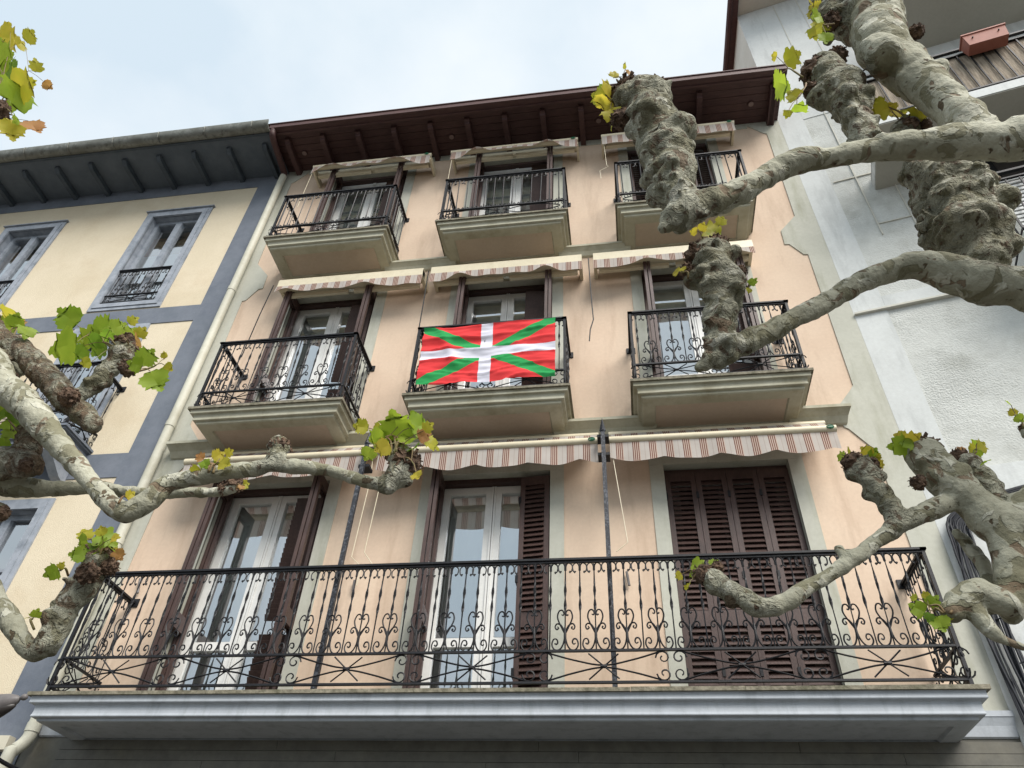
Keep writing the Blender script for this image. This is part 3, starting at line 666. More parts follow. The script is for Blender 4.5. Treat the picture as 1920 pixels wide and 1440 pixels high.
# first floor: half unrolled, sloping cloth behind a round front bar
def awning_first(x0, x1, label, rod, badge_x):
    a = empty('awning', ((x0 + x1) / 2, 0, 6.12), label, 'awning', 'striped awnings over the first floor')
    MB().tube([(x0, -.10, 6.20), (x1, -.10, 6.20)], .04, 14).build('roller', 'cream_metal', a, smooth=False)
    nu, nv = 60, 10; g = []; uv = []
    for j in range(nv + 1):
        v = j / nv
        for i in range(nu + 1):
            x = x0 + .02 + (x1 - x0 - .04) * i / nu; g.append((x, -.10 - .25 * v, 6.238 - .265 * v - .02 * math.sin(v * math.pi) + .004 * noise.noise(Vector((x * 4, v * 3, 2))))); uv.append((x, v))
    cloth('canopy', a, g, uv, nu, nv)
    o = MB().tube([(x0, -.355, 5.945), (x1, -.355, 5.945)], .037, 16).build('front_bar', 'cream_metal', a); smooth_by_angle(o)
    valance(a, x0 + .01, x1 - .005, -.362, 5.918, .235, .50, .048, None, x0)
    for s, e in ((-1, x0 + .10), (1, x1 - .10)):
        MB().obox((e, -.22, 6.02), (.014, 0, 0), (0, .12, .06), (0, -.008, .016)).build('arm', 'cream_metal', a)
        MB().box(e - .03, e + .03, -.10, .0, 6.12, 6.19).build('wall_bracket', 'cream_metal', a)
    if badge_x: badge(a, badge_x, -.394, 5.945)
    if rod: crank(a, rod, .004, 'cream_metal'); 
    return a
aL = awning_first(-4.42, -2.46, 'striped scalloped awning between the pale downpipe and a blue post', [(-2.40, -.35, 5.95), (-2.38, -.34, 5.62), (-2.41, -.33, 4.80), (-2.30, -.33, 4.70), (-2.31, -.33, 4.52)], None)
aM = awning_first(-2.35, -.165, 'striped scalloped awning between the two spear topped posts', [(-2.26, -.34, 5.92), (-2.31, -.30, 4.86), (-2.20, -.29, 4.72)], -.225)
aR = awning_first(-.065, 2.01, 'striped scalloped awning above the closed louvred shutters of the long balcony', [(-.05, -.36, 5.92), (.05, -.34, 4.85), (-.05, -.35, 4.76)], 1.955)
MB().tube([(P(1175, 1072, -.03)), P(1180, 1098, -.03)], .012, 8).build('crank_grip', 'lamp_grey', aR)
MB().tube([(P(665, 1088, -.03)), P(662, 1108, -.03)], .012, 8).build('crank_grip', 'lamp_grey', aM)
MB().tube([(P(263, 1085, -.03)), P(258, 1112, -.03)], .012, 8).build('crank_grip', 'lamp_grey', aL)
# second floor: closed cassettes
def awning_second(x0, x1, label, rod, c):
    a = empty('awning', ((x0 + x1) / 2, 0, 8.75), label, 'awning', 'striped awnings over the second floor')
    MB().box(x0, x1, -.31, -.215, 8.745, 8.875).build('front_bar', 'cream_metal', a)
    MB().box(x0, x1, -.305, -.22, 8.876, 8.888).build('front_bar_lip', 'cream_metal', a)
    MB().tube([(x0 + .01, -.12, 8.90), (x1 - .01, -.12, 8.90)], .06, 12).build('roller', 'awning' if False else 'cream_metal', a)
    h = HALF - .05
    valance(a, x0, x1, -.314, 8.75, .165, 0, 0, [(CX[c] - h, .14, .085, .02), (CX[c] + h, .14, .085, .02), (CX[c], .5, .05, .0)], x0)
    for s in (0, 1):
        xa = x0 + .06 if s == 0 else x1 - .06; xb = (x0 + x1) / 2 - (.04 if s == 0 else -.04)
        MB().obox(((xa + xb) / 2, -.17, 8.71), ((xb - xa) / 2, 0, 0), (0, .02, 0), (0, 0, .03)).build('arm', 'cream_metal', a)
    for e in (x0 + .02, x1 - .02):
        MB().box(e - .02, e + .02, -.30, .0, 8.76, 8.872).build('wall_bracket', 'cream_metal', a)
    if rod: crank(a, rod)
    return a
awning_second(-4.20, -2.27, 'cream closed awning with striped edge resting on shutters beside the downpipe', [(-4.30, -.25, 8.86), (-4.33, -.25, 8.3), (-4.34, -.26, 7.55)], 'L')
awning_second(-2.165, -.27, 'cream closed awning with striped edge above the flag', [(-2.21, -.27, 8.86), (-2.20, -.27, 8.2), (-2.19, -.28, 7.05)], 'M')
awning_second(-.13, 1.76, 'cream closed awning with striped edge beside the white neighbouring building', [(-.19, -.27, 8.84), (-.17, -.27, 8.0), (-.16, -.27, 7.74), (-.20, -.27, 7.58), (-.215, -.27, 7.40)], 'R')
# third floor: under the eave
def awning_third(x0, x1, label, rod, c, draped):
    a = empty('awning', ((x0 + x1) / 2, 0, 11.5), label, 'awning', 'striped awnings under the eave')
    o = MB().tube([(x0, -.30, 11.60), (x1, -.30, 11.60)], .042, 14).build('front_bar', 'cream_metal', a); smooth_by_angle(o)
    MB().tube([(x0 + .02, -.13, 11.66), (x1 - .02, -.13, 11.66)], .055, 12).build('roller', 'cream_metal', a)
    h = HALF - .05
    valance(a, x0 + .01, x1 - .01, -.33, 11.60, .24, 0, 0, [(CX[c] - h, .2, .17, .05), (CX[c] + h, .2, .17, .05), (CX[c], .4, .13, .03)] if draped else [(CX[c], .6, .02, .0)], x0)
    for s in (0, 1):
        xa = x0 + .06 if s == 0 else x1 - .06; xb = (x0 + x1) / 2 - (.03 if s == 0 else -.03)
        MB().obox(((xa + xb) / 2, -.19, 11.52), ((xb - xa) / 2, 0, 0), (0, .025, 0), (0, 0, .03)).build('arm', 'cream_metal', a)
    for e in (x0 + .015, x1 - .015): MB().box(e - .015, e + .015, -.30, .0, 11.50, 11.63).build('wall_bracket', 'cream_metal', a)
    badge(a, x1 - .07, -.345, 11.60)
    if rod: crank(a, rod, .004, 'cream_metal')
awning_third(-4.37, -2.49, 'bunched striped awning under dark red eave beside the gutter bend', [(-4.34, -.33, 11.55), (-4.345, -.33, 11.2), (-4.35, -.34, 10.5)], 'L', True)
awning_third(-2.185, -.27, 'bunched striped awning under dark red eave, two balconies above the flag', [(-2.15, -.33, 11.55), (-2.155, -.33, 10.45)], 'M', True)
awning_third(.07, 1.97, 'straight hanging striped awning under dark red eave behind the knobbly branch', [(.10, -.30, 11.52), (.12, -.30, 10.85), (.14, -.30, 10.80), (.02, -.30, 10.72), (.03, -.30, 10.52)], 'R', False)

# ================================================================== spear posts on the long balcony
def post(x, label):
    p = empty('metal_post', (x, -.50, 3.535), label, 'post', 'spear topped posts on the long balcony')
    MB().box(x - .019, x + .019, -.519, -.481, 3.53, 5.93).build('shaft', 'iron_blue', p)
    mb = MB(); pr = [(.014, 5.93), (.032, 5.95), (.012, 6.05), (.001, 6.11)]
    mb.tube([(x, -.5, z) for r, z in pr], [r for r, z in pr], 4); mb.build('spear_tip', 'iron_blue', p)
    MB().box(x - .05, x + .05, -.55, -.45, 3.532, 3.545).build('base_plate', 'iron_blue', p)
    for z in (5.93, 5.72): MB().box(x - .055, x + .055, -.475, -.36, z - .03, z).build('clamp', 'iron', p)
post(-.114, 'dark blue spear topped post between middle awning and closed louvred shutters')
post(-2.42, 'dark blue spear topped post between left french window and middle window')

# ================================================================== neighbouring house (left)
lh = empty('neighbouring_house', (-9.5, 1.5, 0), 'beige house with slate blue bands, blue window frames and metal gutter', 'house')
LXL, LXR = -13.0, -5.102
WC = (-6.61, -9.16, -11.6)
wins = []
for xc in WC: wins += [(xc - .42, xc + .42, 9.05, 11.12), (xc - .42, xc + .42, 6.45, 8.45), (xc - .42, xc + .42, 4.0, 5.68)]
holed_wall(LXL, LXR, 0, 12.3, wins).build('wall', 'beige', lh, fix=False)
for h_ in wins: reveals([h_], 0, .24).build('reveal', 'window_blue', lh, fix=False)
MB().box(LXL, LXR, 4, 4.3, 0, 12.3).build('rear_wall', 'beige', lh)
MB().box(-5.447, LXR, -.012, .02, .5, 12.0).build('corner_band', 'slate', lh)
for za, zb in ((8.58, 8.89), (6.06, 6.39), (11.72, 12.0)): MB().box(LXL, -5.449, -.011, .02, za, zb).build('band', 'slate', lh)
def left_window(xc, z0, z1, kind):
    x0, x1 = xc - .42, xc + .42; mb = MB()
    for o0, o1, d in ((0, .075, .035), (.076, .13, .022)):
        za = z0 - (o1 if kind != 'door' else 0); zbot = z0 - (o0 if kind != 'door' else 0)
        mb.box(x0 - o1, x0 - o0, -d, .01, za, z1 + o1); mb.box(x1 + o0, x1 + o1, -d, .01, za, z1 + o1)
        mb.box(x0 - o0, x1 + o0, -d, .01, z1 + o0, z1 + o1)
        if kind != 'door': mb.box(x0 - o0, x1 + o0, -d, .01, za, zbot)
    w_ = mb.build('window', 'window_blue', lh)
    if kind == 'top': MB().box(x0 - .16, x1 + .16, -.05, .0, z1 + .131, z1 + .15).build('head_moulding', 'window_blue', w_)
    f = MB(); y = .10
    f.box(x0, x0 + .05, y, y + .06, z0, z1); f.box(x1 - .05, x1, y, y + .06, z0, z1); f.box(x0 + .05, x1 - .05, y, y + .06, z1 - .06, z1); f.box(x0 + .05, x1 - .05, y, y + .06, z0, z0 + .06)
    f.box(xc - .05, xc + .05, y - .015, y + .06, z0 + .06, z1 - .06)
    if kind == 'low': f.box(x0 + .05, xc - .05, y + .002, y + .05, z0 + 1.0, z0 + 1.035); f.box(xc + .05, x1 - .05, y + .002, y + .05, z0 + 1.0, z0 + 1.035)
    f.build('sash', 'window_blue', w_)
    for a, b in ((x0 + .05, xc - .05), (xc + .05, x1 - .05)): MB().add([(a, y + .03, z0 + .06), (b, y + .03, z0 + .06), (b, y + .031, z1 - .06), (a, y + .029, z1 - .06)], [(0, 1, 2, 3)]).build('pane', 'glass', w_, fix=False)
    r = MB(); xa, xb = x0 - .2, x1 + .2
    r.add([(xa, .242, z0 - .1), (xb, .242, z0 - .1), (xb, 1.2, z0 - .1), (xa, 1.2, z0 - .1), (xa, .242, z1 + .1), (xb, .242, z1 + .1), (xb, 1.2, z1 + .1), (xa, 1.2, z1 + .1)], [(0, 1, 2, 3), (4, 7, 6, 5), (1, 2, 6, 5), (2, 3, 7, 6), (3, 0, 4, 7)]); r.build('room', 'interior', w_)
    if kind == 'top':
        for a, b, ry in ((x0 + .02, xc - .01, .0), (xc + .01, x1 - .02, .05)):
            MB().box(a, b, .19 + ry, .21 + ry, z0 + .02, z1 - (.12 if ry else .3)).build('inner_shutter', 'tan_wood', w_)
        MB().box(x0 + .02, x1 - .02, .172, .176, z0 + .3, z0 + 1.3).build('blind', 'paper', w_)
    elif kind == 'door':
        MB().box(x0 + .02, x1 - .02, .20, .205, z0 + .1, z1 - .1).build('blind', 'paper', w_)
    return w_
for i, xc in enumerate(WC):
    a = left_window(xc, 9.05, 11.12, 'top')
    run(a, xc - .42, -.005, 0, .84, 9.09, 9.24, 9.80, 'twist', .1, 1)
    left_window(xc, 6.45, 8.45, 'door'); left_window(xc, 4.0, 5.68, 'low')
    z = 6.45
    prof = [(0, z - .20), (.02, z - .19), (.02, z - .15), (.05, z - .14), (.05, z - .06), (.08, z - .05), (.08, z - .03)]
    if i < 2:
        bo = slab(lh, 'balcony', xc - .60, xc + .60, .42, prof, 'slate', 'slate', (.10, z - .03, z - .003), mcap='slate')
        railing(bo, xc - .64, xc + .64, -.48, z, z + .03, z + .22, z + .95, 'twist', .115, 1)
        for s in (-1, 1):
            MB().prism([(0, 0, z - .21), (0, -.40, z - .21), (0, -.40, z - .25), (0, -.12, z - .42), (0, 0, z - .46)], (xc + s * .48 - .06, 0, 0), (xc + s * .48 + .06, 0, 0)).build('bracket', 'window_blue', bo)
# eave
le = MB().box(LXL, -4.995, -.74, .02, 12.0, 12.03).build('eave', 'eave_blue', lh)
rm = MB(); rm.prism([(0, 0, 0), (0, 0, -.10), (0, -.52, -.10), (0, -.60, -.055), (0, -.60, 0)], (-.035, 0, 0), (.035, 0, 0)); rme2 = rm.mesh('rafter', 'eave_dark')
for i in range(13): inst('rafter', rme2, le, (-5.17 - i * .60, 0, 12.0))
MB().box(LXL, -4.997, -.775, -.735, 11.965, 12.05).build('fascia', 'eave_dark', le)
gt = MB(); pr = [(-.76, 12.06), (-.765, 11.99), (-.80, 11.945), (-.86, 11.935), (-.915, 11.96), (-.94, 12.02), (-.945, 12.065), (-.93, 12.065), (-.905, 11.99), (-.86, 11.955), (-.80, 11.965), (-.775, 12.0), (-.77, 12.06)]
gt.prism([(0, y, z) for y, z in pr], (LXL, 0, 0), (-4.985, 0, 0)); gu = gt.build('gutter', 'zinc', lh); smooth_by_angle(gu, 60)
for i in range(10):
    x = -5.25 - i * .78; q = [(y - .006 * (1 if k < 7 else -1) * (1 if y < -.85 else -1), z - .007) for k, (y, z) in enumerate(pr[:7])]
    MB().tube([(x, y - .004, z - .004) for y, z in pr[:7]], .008, 5).build('gutter_strap', 'zinc', gu)
rfm = MB(); rfm.add([(LXL, -.80, 12.06), (-5.11, -.80, 12.06), (-5.11, 4.3, 13.7), (LXL, 4.3, 13.7)], [(0, 1, 2, 3)]); rfo = rfm.build('roof', 'tile', lh)
tm = MB(); 
for k in range(9): a = math.pi * k / 8; tm.v += [Vector((.09 * math.cos(a), -.86, .085 * math.sin(a))), Vector((.075 * math.cos(a), -.36, .085 * math.sin(a) + .15))]
for k in range(8): tm.f.append((2 * k, 2 * k + 2, 2 * k + 3, 2 * k + 1))
tme = tm.mesh('roof_tile', 'tile', smooth=True)
for i in range(33): inst('roof_tile', tme, rfo, (-5.25 - i * .235, random.uniform(-.015, .015), 12.062 + random.uniform(-.006, .006)))

# ================================================================== white building (right), turned towards the street
TH = R_(-11.5); UX, UY = math.cos(TH), math.sin(TH); NX, NY = math.sin(TH), -math.cos(TH)   # N points to the street
def rw(u, o, z): return Vector((2.702 + UX * u + NX * o, UY * u + NY * o, z))
def rbox(mb, u0, u1, o0, o1, z0, z1):
    c = (rw(u0, o0, z0) + rw(u1, o1, z1)) / 2
    return mb.obox(c, Vector((UX, UY, 0)) * (u1 - u0) / 2, Vector((NX, NY, 0)) * (o1 - o0) / 2, Vector((0, 0, (z1 - z0) / 2)))
wb = empty('apartment_building', rw(4, -3, 0), 'tall rough white plastered building turned towards the street', 'building')
mb = MB(); a, b, c, d = rw(0, 0, 0), rw(9, 0, 0), rw(9, -7, 0), Vector((2.702, 7, 0))
hi = Vector((0, 0, 15.86)); mb.add([a, b, b + hi, a + hi], [(0, 1, 2, 3)]); mb.add([b, c, c + hi, b + hi], [(0, 1, 2, 3)])
mb.build('wall', 'white_rough', wb)
MB().add([a, d, d + hi, a + hi], [(0, 1, 2, 3)]).build('side_wall', 'white_cream', wb, fix=False)
rbox(MB(), .001, .33, -.02, .012, 2.9, 15.85).build('corner_strip', 'white_smooth', wb)
rbox(MB(), .332, 8.9, -.02, .010, 11.9, 15.85).build('upper_plaster', 'white_smooth', wb)
rbox(MB(), .332, 8.9, -.02, .014, 5.36, 5.62).build('floor_band', 'white_smooth', wb)
rbox(MB(), .332, 8.9, -.02, .011, 7.78, 7.98).build('floor_band', 'white_smooth', wb)
rbox(MB(), .004, 8.9, -.02, .050, 7.755, 7.78).build('drip_ledge', 'white_cream', wb)
rbox(MB(), .36, .92, -.01, .016, 10.221, 10.24).build('panel_edge', 'white_cream', wb)
rbox(MB(), .62, 1.0, -.01, .016, 9.20, 9.215).build('panel_edge', 'white_cream', wb)
for u in (.62, 1.0): rbox(MB(), u, u + .012, 0, .018, 9.0, 15.8).build('wall_cable', 'white_cream', wb)
# eave slab and brown side fascia
rbox(MB(), -.10, 9, -5, 1.1, 15.86, 16.0).build('eave_slab', 'white_cream', wb)
MB().box(2.585, 2.70, -1.0, 6.5, 15.80, 16.02).build('side_fascia', 'eave_wood', wb)
MB().tube([(2.55, -1.0, 15.80), (2.55, 6.5, 15.80)], .05, 8).build('side_gutter', 'eave_wood', wb)
# balconies with railing and cane screen
def right_balcony(u0, u1, off, z, cane):
    s = rbox(MB(), u0 - .03, u1, -.01, off + .03, z - .17, z - .02).build('balcony', 'white_smooth', wb)
    rbox(MB(), u0 - .02, u1, -.005, off + .02, z - .185, z - .171).build('soffit_panel', 'concrete', s)
    def rod(name, u0_, u1_, o0, o1, z0, z1, mm='iron'): return rbox(MB(), u0_, u1_, o0, o1, z0, z1).build(name, mm, s)
    rod('bottom_rail', u0, u1, off - .015, off + .015, z + .03, z + .055); rod('top_rail', u0, u1, off - .02, off + .02, z + .97, z + 1.0); rod('middle_rail', u0, u1, off - .015, off + .015, z + .86, z + .88)
    rod('top_rail', u0 - .015, u0 + .015, 0, off, z + .97, z + 1.0); rod('bottom_rail', u0 - .015, u0 + .015, 0, off, z + .03, z + .055)
    n = int((u1 - u0) / .13)
    for i in range(n + 1): rod('baluster', u0 + i * .13 - .007, u0 + i * .13 + .007, off - .007, off + .007, z + .055, z + .86)
    for i in range(1, int(off / .13)): rod('baluster', u0 - .007, u0 + .007, off - i * .13 - .007, off - i * .13 + .007, z + .055, z + .97)
    if cane: rod('cane_screen', u0 + .02, u1, off - .035, off - .02, z + .06, z + .87, 'cane')
    else:
        for i in range(14): rod('blind_slat', u0 + .04, u1, off - .06, off - .045, z + .08 + i * .062, z + .115 + i * .062, 'rail_white')
    return s
right_balcony(.80, 6.5, .9, 10.05, True)
right_balcony(1.62, 6.5, .62, 7.85, False)
right_balcony(1.55, 6.5, .9, 13.05, True)
for zz in (10.05, 7.85, 13.05):
    w_ = rbox(MB(), 2.0, 3.1, -.05, .03, zz, zz + 2.2).build('window_frame', 'iron', wb); rbox(MB(), 2.07, 3.03, .0, .036, zz + .07, zz + 2.13).build('pane', 'shop', w_)
# planter
pl = empty('flower_box', rw(2.27, .97, 10.75), 'terracotta coloured plastic flower box hooked on the cane screened railing', 'flower box')
mb = MB(); u0, u1, o0, o1, z0, z1, tp_ = 2.04, 2.50, .925, 1.10, 10.77, 10.97, .02
vs_ = [rw(u0 + tp_, o0 + .01, z0), rw(u1 - tp_, o0 + .01, z0), rw(u1 - tp_, o1 - tp_, z0), rw(u0 + tp_, o1 - tp_, z0), rw(u0, o0, z1), rw(u1, o0, z1), rw(u1, o1, z1), rw(u0, o1, z1)]
mb.add(vs_, [(0, 3, 2, 1), (0, 1, 5, 4), (1, 2, 6, 5), (2, 3, 7, 6), (3, 0, 4, 7), (4, 5, 6, 7)]); mb.build('box', 'terracotta', pl)
mb = MB(); rbox(mb, u0 - .012, u1 + .012, o0 - .005, o1 + .012, z1, z1 + .022); mb.build('rim', 'terracotta', pl)
for u in (2.13, 2.41): rbox(MB(), u - .006, u + .006, .90, 1.11, 10.885, 10.90).build('hook', 'iron', pl)
# cables
cb = empty('cable_bundle', (2.80, -.08, 2.8), 'bundle of black cables running along white wall and down the house corner', 'cables')
for i in range(18):
    j = random.uniform(-.05, .05); q = i / 17; ox = .03 + .15 * q; rr = random.Random(i)
    pts_ = [rw(6, .05 + .02 * q, 5.44 - .1 * q + .02), rw(2.2, .06 + .02 * q, 5.42 - .11 * q), rw(.9 + .1 * q, .07, 5.36 - .10 * q), rw(ox + .12, .07, 5.18 - .1 * q), rw(ox + .02 + rr.uniform(-.02, .02), .07 + rr.uniform(-.02, .03), 4.85), rw(ox + rr.uniform(-.03, .03), .08, 4.4), rw(ox + .01 + rr.uniform(-.03, .04), .08 + rr.uniform(0, .03), 3.9), rw(ox + .02 + rr.uniform(-.03, .03), .09, 3.3), rw(ox + .02, .09, 2.4)]
    MB().tube(crom(pts_, 5), rr.choice([.006, .008, .011]), 5).build('cable', 'cable', cb, smooth=True)
for k in range(3):
    pts_ = [rw(.12, .09, 4.2 - k * .35), rw(.3, .14, 4.22 - k * .35), rw(.44, .12, 4.1 - k * .35), rw(.40, .1, 3.85 - k * .35), rw(.22, .09, 3.75 - k * .35)]
    MB().tube(crom(pts_, 6), .006, 5).build('cable', 'cable', cb, smooth=True)

# ================================================================== wall lantern and junction box at the lower left
lp = P(46, 1307, -.95)
sl = empty('street_lamp', (lp.x, lp.y, lp.z - .45), 'grey street lamp head with dark glass jutting out beside the blue band', 'lamp')
def lathe(name, m, prs, n=14, dz=0, fl=1):
    return MB().tube([(lp.x - t, lp.y, lp.z - .30 * t + dz) for r, t in prs], [r for r, t in prs], n).build(name, m, sl, smooth=True)
lathe('finial', 'lamp_grey', [(.004, -.022), (.018, -.016), (.024, .0), (.02, .016), (.01, .026), (.012, .036)])
lathe('hood', 'lamp_grey', [(.01, .03), (.03, .05), (.055, .10), (.072, .17), (.08, .26), (.082, .40), (.07, .55), (.03, .66)])
lathe('glass_body', 'shop', [(.012, .045), (.035, .09), (.058, .16), (.07, .26), (.07, .40), (.05, .5)], dz=-.045)
MB().tube(crom([(lp.x - .35, lp.y, lp.z - .12), (lp.x - .30, lp.y + .2, lp.z - .3), (lp.x - .25, lp.y + .6, lp.z - .35), (lp.x - .2, .0, lp.z - .28)], 6), .016, 6).build('wall_arm', 'iron', sl)
jb = P(2, 1395, -.06)
MB().box(jb.x - .12, jb.x + .075, -.09, .0, jb.z - .05, jb.z + .06).build('junction_box', 'box_white', None)
o = bpy.data.objects['junction_box']; tag(o, 'small cream plastic junction box on the slate blue band', 'junction box')

# ================================================================== plane trees
def pxw(px, py, r, y):
    p = P(px, py, y); return (p, r * depth(p) / FPX)
ICO = {}
def ico(sub):
    if sub not in ICO:
        bm = bmesh.new(); bmesh.ops.create_icosphere(bm, subdivisions=sub, radius=1); bm.verts.index_update()
        ICO[sub] = ([v.co.copy() for v in bm.verts], [tuple(v.index for v in f.verts) for f in bm.faces]); bm.free()
    return ICO[sub]
from mathutils import kdtree
def tree_mesh(name, limbs, voxel, seed):
    rnd = random.Random(seed); V = []; F = []; kp = []; op = []
    def ball(p, r, sub=2, sq=None):
        vs, fs = ico(sub); n = len(V)
        V.extend([tuple(p + v * r) for v in vs]); F.extend([(a + n, b + n, c + n) for a, b, c in fs])
    rv = lambda: Vector((rnd.gauss(0, 1), rnd.gauss(0, 1), rnd.gauss(0, 1))).normalized()
    for limb in limbs:
        pts = limb['p']; kn = limb.get('knob', 0)
        kk = .97 if kn > 1 else .95
        pp = [Vector((*q[0], q[1] * kk)) for q in pts]
        pp4 = [pp[0] * 2 - pp[1]] + pp + [pp[-1] * 2 - pp[-2]]; path = []
        for i in range(1, len(pp4) - 2):
            seg = (pp4[i + 1].xyz - pp4[i].xyz).length; n = max(2, int(seg / (max(min(pp4[i].w, pp4[i + 1].w), .012) * .4)))
            for k in range(n):
                t = k / n; a, b, c, d = pp4[i - 1:i + 3]
                path.append(.5 * ((2 * b) + (c - a) * t + (2 * a - 5 * b + 4 * c - d) * t * t + (3 * b - a - 3 * c + d) * t ** 3))
        path.append(pp[-1])
        for q in path:
            r = max(q.w, .006); f = (.84 + .10 * rnd.uniform(-1, 1)) if kn > 1 else 1 + .05 * rnd.uniform(-1, 1)
            j = rv() * r * (.14 if kn > 1 else .04) * rnd.random()
            ball(q.xyz + j, r * f, 3 if r > .07 else 2)
            op.append((q.xyz.copy(), limb.get('old', 0)))
            if kn: kp.append((q.xyz.copy(), r, kn))
            for _ in range(kn):
                if rnd.random() < .6:
                    s = rnd.choice([.10, .12, .14, .18, .24, .34, .5]); ball(q.xyz + rv() * r * (1.02 - s * .35), r * s, 1 if r * s < .012 else 2)
            if kn < 2 and rnd.random() < .22: ball(q.xyz + rv() * r * .78, r * rnd.uniform(.18, .45), 2)
    me = bpy.data.meshes.new(name); me.from_pydata(V, [], F)
    tmp = bpy.data.objects.new(name + '_tmp', me); col.objects.link(tmp)
    md = tmp.modifiers.new('r', 'REMESH'); md.mode = 'VOXEL'; md.voxel_size = voxel
    sm = tmp.modifiers.new('s', 'SMOOTH'); sm.iterations = 2; sm.factor = .5
    dg = bpy.context.evaluated_depsgraph_get(); out = bpy.data.meshes.new_from_object(tmp.evaluated_get(dg))
    bpy.data.objects.remove(tmp); bpy.data.meshes.remove(me)
    kd = kdtree.KDTree(len(kp))
    for i, q in enumerate(kp): kd.insert(q[0], i)
    kd.balance(); k2 = kdtree.KDTree(len(op))
    for i, q in enumerate(op): k2.insert(q[0], i)
    k2.balance(); an = out.attributes.new('knuckle', 'FLOAT', 'POINT'); ao = out.attributes.new('old', 'FLOAT', 'POINT'); wn = []; wo_ = []
    fr_ = noise.fractal; nn = noise.noise
    nr = [v.normal.copy() for v in out.vertices]
    for v, n in zip(out.vertices, nr):
        p = v.co; _, i, dist = kd.find(p); k = kp[i]; w_ = 0
        if dist < k[1] * 1.9 and k[2] > 1: w_ = min(1, (k[1] * 1.9 - dist) / (k[1] * .5))
        old = op[k2.find(p)[1]][1]; wn.append(w_); wo_.append(float(old))
        d = .006 * fr_(p * 13, .8, 2.0, 2) + .002 * nn(p * 45) + (.007 * nn(Vector((p.x * 40, p.y * 40, p.z * 40))) if old else 0)
        if w_:
            wq = p + Vector((nn(p * 8), nn(p * 8 + Vector((9, 0, 0))), nn(p * 8 + Vector((0, 9, 0))))) * .05
            msk = max(0, min(1, .5 + 1.6 * nn(p * 7)))
            rid = (1 - abs(nn(Vector((wq.x * 7, wq.y * 7, wq.z * 17))))) ** 5      # puckered folds
            lump = max(0, nn(wq * 17)) ** 1.5
            d += w_ * k[1] / .07 * (.010 * nn(p * 10) - .017 * rid * (.3 + .7 * msk) + .018 * lump + .004 * msk * nn(p * 55))
        v.co = p + n * d
    an.data.foreach_set('value', wn); ao.data.foreach_set('value', wo_)
    for p in out.polygons: p.use_smooth = True
    out.materials.clear(); out.materials.append(M['bark']); out.name = name
    return out
LEAF = {}
def leaf_mesh(kind, var):
    k = (kind, var)
    if k in LEAF: return LEAF[k]
    rnd = random.Random(var * 31 + 5)
    half = [(0, 1.0), (.05, .93), (.12, .90), (.13, .83), (.21, .79), (.22, .70), (.32, .72), (.45, .74), (.44, .64), (.50, .58), (.44, .49), (.52, .42), (.50, .33), (.58, .26), (.47, .19), (.42, .11), (.30, .08), (.22, .02), (.08, .07)]
    half = [(x * (1 + .14 * rnd.uniform(-1, 1)), y + .03 * rnd.uniform(-1, 1)) for x, y in half]; half[0] = (0, 1.0)
    mb = MB(); cup = rnd.uniform(.10, .5); bend = rnd.uniform(-.55, -.05); tw = rnd.uniform(-.2, .2)
    def pt(x, y): return Vector((x, y, cup * abs(x) ** 1.3 * .6 + bend * y * y * .5 + tw * x * y + .035 * math.sin(9 * x + 7 * y + var)))
    rows = half
    mid = [pt(0, y) for x, y in rows]
    for s in (-1, 1):
        a = len(mb.v)
        for (x, y), mm in zip(rows, mid): mb.v += [mm.copy(), pt(s * x * .55, y * .98), pt(s * x, y)]
        for i in range(len(rows) - 1):
            for q in (0, 1):
                f = (a + 3 * i + q, a + 3 * i + q + 1, a + 3 * (i + 1) + q + 1, a + 3 * (i + 1) + q); mb.f.append(f if s > 0 else f[::-1])
    me = mb.mesh('leaf', 'leaf_' + kind, smooth=True, fix=False); LEAF[k] = me; return me
LR = random.Random(3)
def shoots(tree, base, y, leaves, jit=.05):
    bp_ = P(*base, y)
    # shoots: group leaves three by three
    lv = list(leaves)
    for gidx in range(0, len(lv), 3):
        grp = lv[gidx:gidx + 3]; lp_ = []
        for px, py, sz, kd in grp: lp_.append((P(px, py, y + LR.uniform(-jit, jit)), sz, kd))
        tip = sum((q[0] for q in lp_), Vector()) / len(lp_)
        b0 = bp_ + (tip - bp_) * .12 + Vector((LR.uniform(-1, 1), LR.uniform(-1, 1), 0)) * .012 - Vector((0, 0, .02))
        tipp = b0.lerp(tip, .72); mid = b0.lerp(tipp, .5) + Vector((LR.uniform(-1, 1), LR.uniform(-1, 1), .8)) * .012
        so = MB().tube(crom([b0, mid, tipp], 4), [.0034] * 4 + [.0026] * 4 + [.0016], 5).build('shoot', 'twig', tree, smooth=True)
        for p, sz, kd in lp_:
            L_ = sz * depth(p) / FPX * 1.08
            d = p - tipp; d = d.normalized() if d.length > 1e-4 else Vector((0, 0, 1))
            ax = (d + Vector((LR.uniform(-.4, .4), LR.uniform(-.4, .4), LR.uniform(-.5, .2)))).normalized()
            toC = (CAM - p).normalized(); nrm = (toC * .75 + Vector((LR.uniform(-.6, .6), LR.uniform(-.6, .6), LR.uniform(-.2, .6)))).normalized()
            ax = (ax - nrm * ax.dot(nrm) * .8).normalized()
            zz = nrm; xx = ax.cross(zz).normalized(); zz = xx.cross(ax).normalized()
            b_ = p - ax * L_ * .5
            MB().tube([tipp, tipp.lerp(b_, .5) + Vector((0, 0, .006)), b_], .0013, 4).build('petiole', 'twig', so)
            o = bpy.data.objects.new('leaf', leaf_mesh(kd, LR.randrange(5))); link(o, so, b_)
            mt = Matrix((xx, ax, zz)).transposed(); o.rotation_mode = 'QUATERNION'; o.rotation_quaternion = mt.to_quaternion(); o.scale = (L_, L_, L_)
